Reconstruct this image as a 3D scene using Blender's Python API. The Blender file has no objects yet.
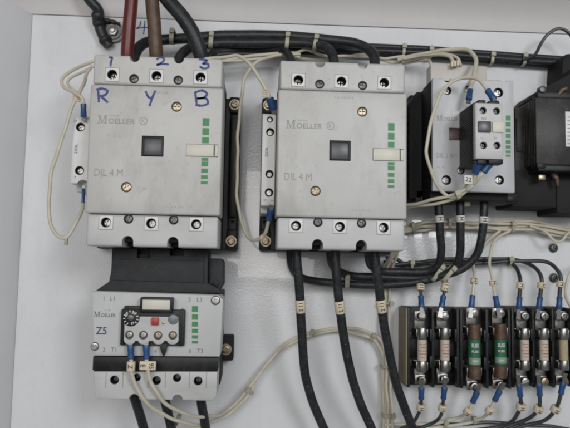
import bpy, bmesh, math, random
from mathutils import Vector, Matrix
random.seed(7)
sc = bpy.context.scene
COL = sc.collection
# ------------------------------------------------------------------ camera model (mm, plate at depth 0, h = height off the plate)
F = 610.0; CX, CY = 285.0, 214.0; D0 = 740.0
FOOT = (254.0, 263.0); ROLL = 0.022
yc = Vector((FOOT[0]-CX, -(FOOT[1]-CY), -F)).normalized()
zc = Vector((ROLL, 1, 0)); zc = (zc - zc.dot(yc)*yc).normalized()
xc = yc.cross(zc).normalized()
A = Matrix((xc, yc, zc)).transposed()      # world -> cam
AT = A.transposed()
def P(px, py, h=0.0):
    d = AT @ Vector((px-CX, CY-py, -F))
    t = (D0-h)/d.y
    return Vector((t*d.x, h, t*d.z))       # (x, h, z) in mm
def proj(v):
    c = A @ Vector((v[0], D0-v[1], v[2]))
    return (CX + F*c.x/(-c.z), CY - F*c.y/(-c.z))
def Rr(x0, y0, x1, y1, h):
    xm, ym = (x0+x1)/2, (y0+y1)/2
    return (P(x0, ym, h).x, P(x1, ym, h).x, P(xm, y1, h).z, P(xm, y0, h).z)
def W(x, h, z): return Vector((x, -h, z))*0.001

# ------------------------------------------------------------------ materials
MATS = {}
def mat(name, col, rough=.5, metal=0, dirt=None, dscale=40, damt=.5, bump=0, bscale=400, coat=0, spots=None, alpha=None, spec=None, trans=0, rvar=.1, smear=None):
    m = bpy.data.materials.new(name); m.use_nodes = True
    nt = m.node_tree; b = nt.nodes['Principled BSDF']
    N, Lk = nt.nodes.new, nt.links.new
    b.inputs['Base Color'].default_value = (*col, 1)
    b.inputs['Roughness'].default_value = rough
    b.inputs['Metallic'].default_value = metal
    b.inputs['Coat Weight'].default_value = coat
    b.inputs['Transmission Weight'].default_value = trans
    if spec is not None: b.inputs['Specular IOR Level'].default_value = spec
    tc = N('ShaderNodeTexCoord'); oi = N('ShaderNodeObjectInfo')
    mul = N('ShaderNodeMath'); mul.operation = 'MULTIPLY'; mul.inputs[1].default_value = 37.0
    Lk(oi.outputs['Random'], mul.inputs[0])
    def noise(s, det=4, r=.55):
        n = N('ShaderNodeTexNoise'); n.noise_dimensions = '4D'
        n.inputs['Scale'].default_value = s; n.inputs['Detail'].default_value = det; n.inputs['Roughness'].default_value = r
        Lk(tc.outputs['Object'], n.inputs['Vector']); Lk(mul.outputs[0], n.inputs['W']); return n
    if dirt:
        n = noise(dscale, 6, .65)
        cr = N('ShaderNodeValToRGB'); cr.color_ramp.elements[0].position = .42; cr.color_ramp.elements[1].position = .75
        cr.color_ramp.elements[1].color = (damt, damt, damt, 1); cr.color_ramp.elements[0].color = (0, 0, 0, 1)
        Lk(n.outputs['Fac'], cr.inputs[0])
        mx = N('ShaderNodeMix'); mx.data_type = 'RGBA'
        mx.inputs[6].default_value = (*col, 1); mx.inputs[7].default_value = (*dirt, 1)
        Lk(cr.outputs[0], mx.inputs[0])
        out = mx.outputs[2]
        if spots:
            n2 = noise(spots[1], 8, .75)
            c2 = N('ShaderNodeValToRGB'); lo = spots[3] if len(spots) > 3 else .58; c2.color_ramp.elements[0].position = lo; c2.color_ramp.elements[1].position = lo+.14
            c2.color_ramp.elements[1].color = (spots[2],)*3+(1,)
            c2.color_ramp.elements[0].color = (0, 0, 0, 1)
            Lk(n2.outputs['Fac'], c2.inputs[0])
            m2 = N('ShaderNodeMix'); m2.data_type = 'RGBA'; m2.inputs[7].default_value = (*spots[0], 1)
            Lk(out, m2.inputs[6]); Lk(c2.outputs[0], m2.inputs[0]); out = m2.outputs[2]
        if smear:
            mp = N('ShaderNodeMapping'); mp.inputs['Scale'].default_value = smear[1]; Lk(tc.outputs['Object'], mp.inputs['Vector'])
            n4 = noise(smear[2], 7, .7); Lk(mp.outputs[0], n4.inputs['Vector'])
            c4 = N('ShaderNodeValToRGB'); c4.color_ramp.elements[0].position = .50; c4.color_ramp.elements[1].position = .74
            c4.color_ramp.elements[0].color = (0, 0, 0, 1); c4.color_ramp.elements[1].color = (smear[3],)*3+(1,)
            Lk(n4.outputs['Fac'], c4.inputs[0])
            m4 = N('ShaderNodeMix'); m4.data_type = 'RGBA'; m4.inputs[7].default_value = (*smear[0], 1)
            Lk(out, m4.inputs[6]); Lk(c4.outputs[0], m4.inputs[0]); out = m4.outputs[2]
        Lk(out, b.inputs['Base Color'])
        mr = N('ShaderNodeMapRange'); mr.inputs['To Min'].default_value = max(.03, rough-rvar); mr.inputs['To Max'].default_value = min(1, rough+rvar)
        Lk(n.outputs['Fac'], mr.inputs['Value']); Lk(mr.outputs[0], b.inputs['Roughness'])
    if bump:
        n3 = noise(bscale, 3)
        bp = N('ShaderNodeBump'); bp.inputs['Strength'].default_value = 1; bp.inputs['Distance'].default_value = bump
        Lk(n3.outputs['Fac'], bp.inputs['Height']); Lk(bp.outputs[0], b.inputs['Normal'])
    MATS[name] = m
    return m
mat('panel_paint', (.70, .705, .72), .2, smear=((.5, .49, .475), (1, 1, .4), 30, .3), dirt=(.60, .605, .62), dscale=9, damt=.5, bump=.00036, bscale=400, coat=.5, spots=((.42, .41, .39), 60, .18))
mat('wall_paint', (.70, .703, .715), .38, dirt=(.56, .56, .565), dscale=6, damt=.5, bump=.00004, bscale=300, spots=((.5, .48, .45), 40, .12))
mat('top_paint', (.50, .482, .475), .5, dirt=(.42, .405, .4), dscale=6, damt=.5)
mat('ivory', (.48, .475, .46), .42, smear=((.26, .25, .235), (1, 1, .35), 34, .55), dirt=(.41, .403, .388), dscale=15, damt=.6, bump=.00003, bscale=900, spots=((.20, .185, .165), 140, .5, .57))
mat('ivory_clean', (.64, .64, .64), .4, dirt=(.6, .59, .57), dscale=60, damt=.4)
mat('ivory_low', (.48, .482, .48), .45, smear=((.26, .25, .235), (.4, 1, 1), 40, .4), dirt=(.42, .41, .39), dscale=30, damt=.5, bump=.00003, bscale=900, spots=((.3, .28, .26), 90, .25))
mat('relay_grey', (.49, .494, .50), .42, dirt=(.42, .415, .41), dscale=30, damt=.5, spots=((.3, .29, .29), 90, .25))
mat('lilac_grey', (.465, .468, .485), .42, smear=((.26, .25, .235), (1, 1, .35), 40, .5), dirt=(.40, .40, .41), dscale=30, damt=.5, spots=((.3, .29, .29), 90, .25))
mat('cream', (.60, .575, .50), .45, dirt=(.5, .47, .4), dscale=60, damt=.5)
mat('pinkish', (.50, .47, .44), .45, dirt=(.52, .40, .34), dscale=30, damt=.7)
mat('black', (.009, .0095, .0105), .45, dirt=(.045, .045, .045), dscale=70, damt=.55, bump=.00004, bscale=1200, spec=.3)
mat('black_dull', (.008, .008, .009), .7, dirt=(.028, .027, .025), dscale=60, damt=.5, spec=.3)
mat('adapter_black', (.016, .017, .019), .6, dirt=(.04, .042, .044), dscale=120, damt=.7, bump=.0001, bscale=900, spots=((.11, .11, .11), 160, .35), spec=.3)
mat('cable_black', (.013, .0145, .017), .42, dirt=(.05, .05, .05), dscale=110, damt=.55, bump=.00008, bscale=700, spots=((.26, .255, .24), 420, .5, .56), spec=.35)
mat('cable_red', (.11, .011, .010), .38, dirt=(.07, .014, .012), dscale=90, damt=.7, spots=((.03, .015, .012), 130, .5))
mat('cable_brown', (.10, .058, .032), .5, dirt=(.035, .02, .014), dscale=120, damt=.9, spots=((.24, .17, .11), 170, .6))
mat('wire_cream', (.56, .52, .42), .42, dirt=(.40, .35, .27), dscale=90, damt=.6)
mat('wire_dark', (.028, .03, .032), .38, dirt=(.08, .08, .08), dscale=90, damt=.5)
mat('marker', (.66, .57, .43), .5, dirt=(.45, .36, .25), dscale=150, damt=.5)
mat('marker_pale', (.62, .60, .55), .5, dirt=(.45, .42, .38), dscale=150, damt=.5)
mat('tie', (.33, .32, .24), .4, dirt=(.26, .24, .17), dscale=150, damt=.6)
mat('blue', (.020, .075, .21), .35, dirt=(.012, .035, .10), dscale=150, damt=.6)
mat('blue_ink', (.014, .03, .17), .6, dirt=(.10, .13, .30), dscale=260, damt=.9)
mat('green', (.035, .20, .06), .5, dirt=(.10, .30, .12), dscale=200, damt=.4)
mat('print_grey', (.26, .26, .26), .6, dirt=(.46, .455, .44), dscale=250, damt=.8)
mat('print_dark', (.10, .11, .12), .6, dirt=(.2, .2, .2), dscale=250, damt=.6)
mat('print_blue', (.03, .07, .13), .6)
mat('print_black', (.02, .02, .02), .6)
mat('print_red', (.36, .10, .07), .6, dirt=(.48, .30, .23), dscale=260, damt=.9)
mat('indicator', (.05, .053, .058), .35, dirt=(.09, .09, .09), dscale=80, damt=.6)
mat('maroon', (.07, .035, .035), .35)
mat('red', (.40, .03, .025), .4, dirt=(.25, .03, .03), dscale=200, damt=.5)
mat('steel', (.36, .355, .34), .4, metal=1, dirt=(.28, .26, .23), dscale=260, damt=.8, rvar=.14)
mat('brass_steel', (.38, .325, .235), .42, metal=1, dirt=(.14, .11, .07), dscale=260, damt=.8, rvar=.14)
mat('dark_steel', (.13, .13, .13), .42, metal=1, dirt=(.07, .07, .07), dscale=260, damt=.8)
mat('tin', (.33, .325, .31), .36, metal=1, dirt=(.16, .15, .14), dscale=200, damt=.7, bump=.0001, bscale=500)
mat('copper', (.095, .055, .038), .5, metal=.6, dirt=(.20, .16, .12), dscale=160, damt=.8)
mat('bakelite', (.24, .205, .14), .55, dirt=(.17, .14, .09), dscale=60, damt=.7)
mat('fuse_white', (.50, .44, .37), .5, dirt=(.45, .40, .33), dscale=200, damt=.5)
mat('fuse_amber', (.40, .33, .22), .3, dirt=(.25, .2, .13), dscale=200, damt=.6)
mat('fuse_green', (.022, .115, .06), .45, dirt=(.02, .09, .05), dscale=200, damt=.5)
mat('fuse_pale', (.20, .30, .23), .5, dirt=(.12, .2, .15), dscale=300, damt=.8)
mat('iron', (.03, .029, .028), .45, metal=.3, dirt=(.085, .08, .077), dscale=60, damt=.6, bump=.0001, bscale=500, spots=((.22, .21, .2), 120, .3), spec=.3)
mat('coil_wrap', (.018, .0175, .0175), .5, dirt=(.10, .085, .07), dscale=50, damt=.6, spec=.3)
mat('grey_blue', (.16, .19, .21), .35)

# ------------------------------------------------------------------ mesh builder
TEXTC = {}
def text_mesh(s, bold=False):
    k = (s, bold)
    if k in TEXTC: return TEXTC[k]
    cu = bpy.data.curves.new('t', 'FONT'); cu.body = s; cu.size = 1.0; cu.resolution_u = 3
    if bold: cu.offset = .018
    o = bpy.data.objects.new('t', cu); COL.objects.link(o)
    dg = bpy.context.evaluated_depsgraph_get()
    me = bpy.data.meshes.new_from_object(o.evaluated_get(dg))
    vs = [v.co.copy() for v in me.vertices]; fs = [tuple(p.vertices) for p in me.polygons]
    bpy.data.objects.remove(o); bpy.data.curves.remove(cu); bpy.data.meshes.remove(me)
    if vs:
        x0 = min(v.x for v in vs); x1 = max(v.x for v in vs); y0 = min(v.y for v in vs); y1 = max(v.y for v in vs)
        vs = [Vector(((v.x-x0)/(y1-y0), (v.y-y0)/(y1-y0))) for v in vs]; w = (x1-x0)/(y1-y0)
    else: w = 0
    TEXTC[k] = (vs, fs, w); return TEXTC[k]
def text_fine(s):
    vs, fs, w = text_mesh(s, True)
    b = bmesh.new(); v = [b.verts.new((p.x, p.y, 0)) for p in vs]
    for f in fs:
        try: b.faces.new([v[i] for i in f])
        except ValueError: pass
    bmesh.ops.triangulate(b, faces=b.faces[:])
    for _ in range(4):
        es = [e for e in b.edges if e.calc_length() > .14]
        if not es: break
        bmesh.ops.subdivide_edges(b, edges=es, cuts=1, use_grid_fill=False)
        bmesh.ops.triangulate(b, faces=b.faces[:])
    b.verts.index_update()
    r_ = ([q.co.copy() for q in b.verts], [[q.index for q in f.verts] for f in b.faces], w); b.free(); return r_

def catmull(pts, n=10):
    out = []
    q = [pts[0]*2-pts[1]] + list(pts) + [pts[-1]*2-pts[-2]]
    for i in range(1, len(q)-2):
        p0, p1, p2, p3 = q[i-1], q[i], q[i+1], q[i+2]
        # centripetal parameterisation
        t0 = 0; t1 = t0+max(1e-4, (p1-p0).length)**.5; t2 = t1+max(1e-4, (p2-p1).length)**.5; t3 = t2+max(1e-4, (p3-p2).length)**.5
        for k in range(n):
            t = t1+(t2-t1)*k/n
            A1 = p0*((t1-t)/(t1-t0))+p1*((t-t0)/(t1-t0)); A2 = p1*((t2-t)/(t2-t1))+p2*((t-t1)/(t2-t1)); A3 = p2*((t3-t)/(t3-t2))+p3*((t-t2)/(t3-t2))
            B1 = A1*((t2-t)/(t2-t0))+A2*((t-t0)/(t2-t0)); B2 = A2*((t3-t)/(t3-t1))+A3*((t-t1)/(t3-t1))
            out.append(B1*((t2-t)/(t2-t1))+B2*((t-t1)/(t2-t1)))
    out.append(pts[-1].copy())
    return out

class MB:
    def __init__(s): s.bm = bmesh.new()
    def _add(s, vs, fs):
        v = [s.bm.verts.new(c) for c in vs]
        for f in fs:
            try: s.bm.faces.new([v[i] for i in f])
            except ValueError: pass
        return v
    def _merge(s, b2):
        b2.verts.ensure_lookup_table(); b2.verts.index_update()
        s._add([v.co.copy() for v in b2.verts], [[v.index for v in f.verts] for f in b2.faces]); b2.free()
    def box(s, xa, xb, za, zb, ha, hb, bev=.6, seg=2):
        xa, xb = min(xa, xb), max(xa, xb); za, zb = min(za, zb), max(za, zb); ha, hb = min(ha, hb), max(ha, hb)
        b = bmesh.new()
        bmesh.ops.create_cube(b, size=1)
        for v in b.verts: v.co = Vector(((xa+xb)/2+v.co.x*(xb-xa), (ha+hb)/2+v.co.y*(hb-ha), (za+zb)/2+v.co.z*(zb-za)))
        m = min(xb-xa, zb-za, hb-ha)*.45
        if bev > 0: bmesh.ops.bevel(b, geom=b.edges[:], offset=min(bev, m), segments=seg, affect='EDGES', profile=.5)
        s._merge(b); return s
    def rbox(s, r, ha, hb, bev=.6): return s.box(r[0], r[1], r[2], r[3], ha, hb, bev)
    def prism(s, out, ha, hb, bev=.5, top=None):
        """outline of (x,z) between heights ha and hb"""
        b = bmesh.new(); n = len(out); top = top or out
        v0 = [b.verts.new((x, ha, z)) for x, z in out]; v1 = [b.verts.new((x, hb, z)) for x, z in top]
        b.faces.new(v0); b.faces.new(v1)
        for i in range(n): b.faces.new((v0[i], v0[(i+1) % n], v1[(i+1) % n], v1[i]))
        bmesh.ops.recalc_face_normals(b, faces=b.faces[:])
        if bev > 0:
            es = [e for e in b.edges if e.calc_face_angle(0) > .5]
            bmesh.ops.bevel(b, geom=es, offset=bev, segments=2, affect='EDGES', profile=.5)
        s._merge(b); return s
    def cyl(s, x, z, ha, hb, r, n=28, r2=None, bev=0):
        r2 = r if r2 is None else r2
        prof = [(r, ha), (r2, hb)]
        if bev: prof = [(r, ha), (r2, hb-bev), (r2-bev*.3, hb-bev*.3), (r2-bev, hb)]
        vs = []; 
        for rr, h in prof: vs += [(x+rr*math.cos(2*math.pi*k/n), h, z+rr*math.sin(2*math.pi*k/n)) for k in range(n)]
        fs = []
        for j in range(len(prof)-1):
            for k in range(n): fs.append((j*n+k, j*n+(k+1) % n, (j+1)*n+(k+1) % n, (j+1)*n+k))
        fs.append(tuple(range(n))[::-1]); fs.append(tuple((len(prof)-1)*n+k for k in range(n)))
        s._add(vs, fs); return s
    def ring(s, x, z, ha, hb, r0, r1, n=32):
        vs = []
        for rr, h in ((r0, ha), (r1, ha), (r1, hb), (r0, hb)): vs += [(x+rr*math.cos(2*math.pi*k/n), h, z+rr*math.sin(2*math.pi*k/n)) for k in range(n)]
        fs = [(j*n+k, j*n+(k+1) % n, ((j+1) % 4)*n+(k+1) % n, ((j+1) % 4)*n+k) for j in range(4) for k in range(n)]
        s._add(vs, fs); return s
    def tube(s, pts, r, n=14, caps=True, prof=None):
        """swept round tube through mm points; prof(i,t)->radius"""
        up = None; rings = []; L = len(pts)
        for i, p in enumerate(pts):
            t = (pts[min(i+1, L-1)]-pts[max(i-1, 0)])
            if t.length < 1e-9: t = Vector((0, 0, 1))
            t.normalize()
            if up is None:
                up = Vector((0, 1, 0)) if abs(t.y) < .9 else Vector((1, 0, 0))
            up = (up-up.dot(t)*t).normalized(); sd = t.cross(up)
            rr = prof(i/(L-1)) if prof else r
            rings.append([p+up*rr*math.cos(2*math.pi*k/n)+sd*rr*math.sin(2*math.pi*k/n) for k in range(n)])
        vs = [v for g in rings for v in g]
        fs = [(i*n+k, i*n+(k+1) % n, (i+1)*n+(k+1) % n, (i+1)*n+k) for i in range(L-1) for k in range(n)]
        if caps: fs += [tuple(range(n))[::-1], tuple((L-1)*n+k for k in range(n))]
        s._add(vs, fs); return s
    def hcyl(s, a, b, r, n=20, r2=None):
        a = Vector(a); b = Vector(b)
        if r2 is None: return s.tube([a, b], r, n)
        return s.tube([a, b], r, n, prof=lambda t: r+(r2-r)*t)
    def text(s, st, x, z, h, size, rot=0, width=None, bold=False, center=False, thick=.12, cyl=None):
        vs, fs, w = text_mesh(st, bold)
        if not vs: return s
        k = 1 if width is None else width/(w*size)
        c, sn = math.cos(rot), math.sin(rot)
        out = []
        for v in vs:
            a, b = v.x*size*k, v.y*size
            if center: a -= w*size*k/2; b -= size/2
            out.append((x+a*c-b*sn, h+thick, z+a*sn+b*c))
        s._add(out, fs); return s
    def stroke(s, pts, w, h, t=.12, sub=8):
        """felt-tip line lying on a surface; pts of (x,z)"""
        q = catmull([Vector((p[0], 0, p[1])) for p in pts], sub) if len(pts) > 2 else [Vector((p[0], 0, p[1])) for p in pts]
        L = len(q); vs = []
        for i, p in enumerate(q):
            d = (q[min(i+1, L-1)]-q[max(i-1, 0)]).normalized(); nx, nz = -d.z, d.x
            ww = w*(.46+.07*math.sin(i*1.7)+.05*math.sin(i*.61+len(pts)))
            vs += [(p.x+nx*ww, h+t, p.z+nz*ww), (p.x-nx*ww, h+t, p.z-nz*ww)]
        s._add(vs, [(2*i, 2*i+1, 2*i+3, 2*i+2) for i in range(L-1)]); return s
    def cut(s, c):
        obs = []
        for m in (s, c):
            bmesh.ops.recalc_face_normals(m.bm, faces=m.bm.faces[:])
            me = bpy.data.meshes.new('x'); m.bm.to_mesh(me); o = bpy.data.objects.new('x', me); COL.objects.link(o); obs.append(o)
        md = obs[0].modifiers.new('b', 'BOOLEAN'); md.operation = 'DIFFERENCE'; md.object = obs[1]; md.solver = 'EXACT'
        md.use_self = True
        dg = bpy.context.evaluated_depsgraph_get(); dg.update()
        me = bpy.data.meshes.new_from_object(obs[0].evaluated_get(dg))
        s.bm.free(); s.bm = bmesh.new(); s.bm.from_mesh(me); c.bm.free()
        for o in obs:
            d = o.data; bpy.data.objects.remove(o); bpy.data.meshes.remove(d)
        bpy.data.meshes.remove(me); return s
    def mesh(s, name, m, org):
        bm = s.bm
        bmesh.ops.recalc_face_normals(bm, faces=bm.faces[:])
        for v in bm.verts:
            v.co = W(v.co.x-org.x, v.co.y-org.y, v.co.z-org.z)
        bmesh.ops.reverse_faces(bm, faces=bm.faces[:])
        for f in bm.faces: f.smooth = True
        for e in bm.edges: e.smooth = e.calc_face_angle(0) < .6
        me = bpy.data.meshes.new(name); bm.to_mesh(me); bm.free()
        me.materials.append(MATS[m] if isinstance(m, str) else m)
        return me
ORG = {}
def build(mb, name, m, parent=None, label=None, org=None):
    if parent is not None: org = ORG[parent.name]
    elif org is None:
        mb.bm.verts.ensure_lookup_table(); org = Vector((0, 0, 0))
        if len(mb.bm.verts):
            for v in mb.bm.verts: org += v.co
            org /= len(mb.bm.verts)
        org = Vector((org.x, org.y, org.z))
    o = bpy.data.objects.new(name, mb.mesh(name, m, org)); COL.objects.link(o)
    ORG[o.name] = org
    if parent is not None: o.parent = parent
    else: o.location = W(*org)
    if label: o['label'] = label
    return o
def thing(name, label, cat, org, group=None):
    o = bpy.data.objects.new(name, None); COL.objects.link(o); o.empty_display_size = .01
    o.location = W(*org); ORG[o.name] = Vector(org); o['label'] = label; o['category'] = cat
    if group: o['group'] = group
    return o
def tag(o, label, cat, group=None):
    o['label'] = label; o['category'] = cat
    if group: o['group'] = group
    return o
def copy_tree(o, parent=None):
    c = o.copy(); COL.objects.link(c)
    if parent is not None: c.parent = parent
    ORG[c.name] = ORG[o.name]
    for ch in [x for x in KIDS(o)]: copy_tree(ch, c)
    return c
def KIDS(o): return list(o.children)

# ------------------------------------------------------------------ screws (meshes shared, unit radius)
def screw_mesh(kind, m):
    b = MB()
    b.cyl(0, 0, -.9, .42, 1, 28, bev=.26)
    c = MB()
    if kind == 'cross':
        c.box(-.68, .68, -.16, .16, -.15, 1, 0); c.box(-.16, .16, -.68, .68, -.151, 1.01, 0)
        c2 = c
        b.cut(c2)
    else:
        c.box(-1.2, 1.2, -.13, .13, .02, 1, 0); b.cut(c)
    return b.mesh('screw_'+kind, m, Vector((0, 0, 0)))
SCR = {}
def screw(parent, x, z, h, r, rot=None, m='brass_steel', kind='cross', name='screw'):
    k = (kind, m)
    if k not in SCR: SCR[k] = screw_mesh(kind, m)
    o = bpy.data.objects.new(name, SCR[k]); COL.objects.link(o)
    o.parent = parent; g = ORG[parent.name]
    o.location = W(x-g.x, h-g.y, z-g.z); o.scale = (r, r, r)
    o.rotation_euler = (0, random.uniform(0, 3) if rot is None else rot, 0)
    ORG[o.name] = Vector((x, h, z))
    return o

# ================================================================== THE SETTING
XL = P(21.5, 214, 0).x; ZT = (P(225, 20, 0).z+P(570, 35, 0).z)/2
b = MB(); b.box(XL+.5, 560, -420, ZT-.8, -3, 0, .4)
o = build(b, 'back_panel', 'panel_paint', org=Vector((0, 0, 0))); o['kind'] = 'structure'
# splayed left wall with its flange, and a top that curves forward out of the panel seam; both are 2 mm sheet
def sheet(line, a0, a1, axis, t=2.0):
    b = MB(); n = len(line); vs = []
    for k, (u, h) in enumerate(line):
        p0 = line[max(k-1, 0)]; p1 = line[min(k+1, n-1)]; d = Vector((p1[0]-p0[0], p1[1]-p0[1])).normalized(); nn = Vector((-d.y, d.x))*t
        for (uu, hh) in ((u, h), (u+nn.x, h+nn.y)):
            for a in (a0, a1): vs.append((uu, hh, a) if axis == 'z' else (a, hh, uu))
    fs = []
    for k in range(n-1):
        o_, q_ = 4*k, 4*k+4
        fs += [(o_, o_+1, q_+1, q_), (o_+2, o_+3, q_+3, q_+2), (o_, o_+2, q_+2, q_), (o_+1, o_+3, q_+3, q_+1)]
    fs += [(0, 1, 3, 2), (4*n-4, 4*n-3, 4*n-1, 4*n-2)]
    b._add(vs, fs); return b
b = sheet([(XL, -6), (XL, 0), (XL-14, 30), (XL-56, 112), (XL-60, 116), (XL-66, 118), (XL-130, 118)], -420, ZT+.2, 'z', 2)
o = build(b, 'left_wall', 'wall_paint', org=Vector((XL, 0, 0))); o['kind'] = 'structure'
RT = 62.0
line = [(ZT+.2, -6), (ZT+.2, 0.3)]+[(ZT+.2+RT*math.sin(a), .3+RT*(1-math.cos(a))) for a in [math.radians(8+5*k) for k in range(0, 17)]]
b = sheet(line, XL-130, 560, 'x', -2)
o = build(b, 'top_wall', 'top_paint', org=Vector((0, 0, ZT))); o['kind'] = 'structure'

# ================================================================== LARGE CONTACTORS
HF = 130.0
def ctr(c):  # four corner pixels -> centre
    v = [P(px, py, HF) for px, py in c]; s = sum((q for q in v), Vector((0, 0, 0)))/4
    print('contactor', c, [tuple(round(k, 1) for k in q) for q in v], s); return s
c1 = ctr([(93.5, 53), (222, 56), (85, 246.5), (218, 250)])
c2 = ctr([(280.5, 58), (407, 62), (275.5, 250.5), (405.5, 252.5)])

def serif_M(b, x, z, h, s, t=.12):
    w = s*1.0
    def st(x0, z0, x1, z1, wd):
        b._add([(x0, h+t, z0), (x0+wd, h+t, z0), (x1+wd, h+t, z1), (x1, h+t, z1)], [(0, 1, 2, 3)])
    st(x+.12*w, z, x+.12*w, z+s, .09*w)
    b._add([(x+.10*w, h+t*1.1, z+s), (x+.30*w, h+t*1.1, z+s), (x+.58*w, h+t*1.1, z+.12*s), (x+.50*w, h+t*1.1, z)], [(0, 1, 2, 3)])
    st(x+.50*w, z, x+.83*w, z+s, .08*w)
    st(x+.82*w, z, x+.82*w, z+s, .19*w)
    for xx, ww in ((x, .33), (x+.72*w, .40)): b._add([(xx, h+t*1.2, z), (xx+ww*w, h+t*1.2, z), (xx+ww*w, h+t*1.2, z+.07*s), (xx, h+t*1.2, z+.07*s)], [(0, 1, 2, 3)])
    for xx, ww in ((x, .28), (x+.80*w, .32)): b._add([(xx, h+t*1.3, z+.93*s), (xx+ww*w, h+t*1.3, z+.93*s), (xx+ww*w, h+t*1.3, z+s), (xx, h+t*1.3, z+s)], [(0, 1, 2, 3)])
def maker(b, x, z, h, s, width):
    serif_M(b, x, z, h, s)
    b.text('OELLER', x+s*1.25, z+.1, h, s*.66, width=width-s*1.25, bold=True)

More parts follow.
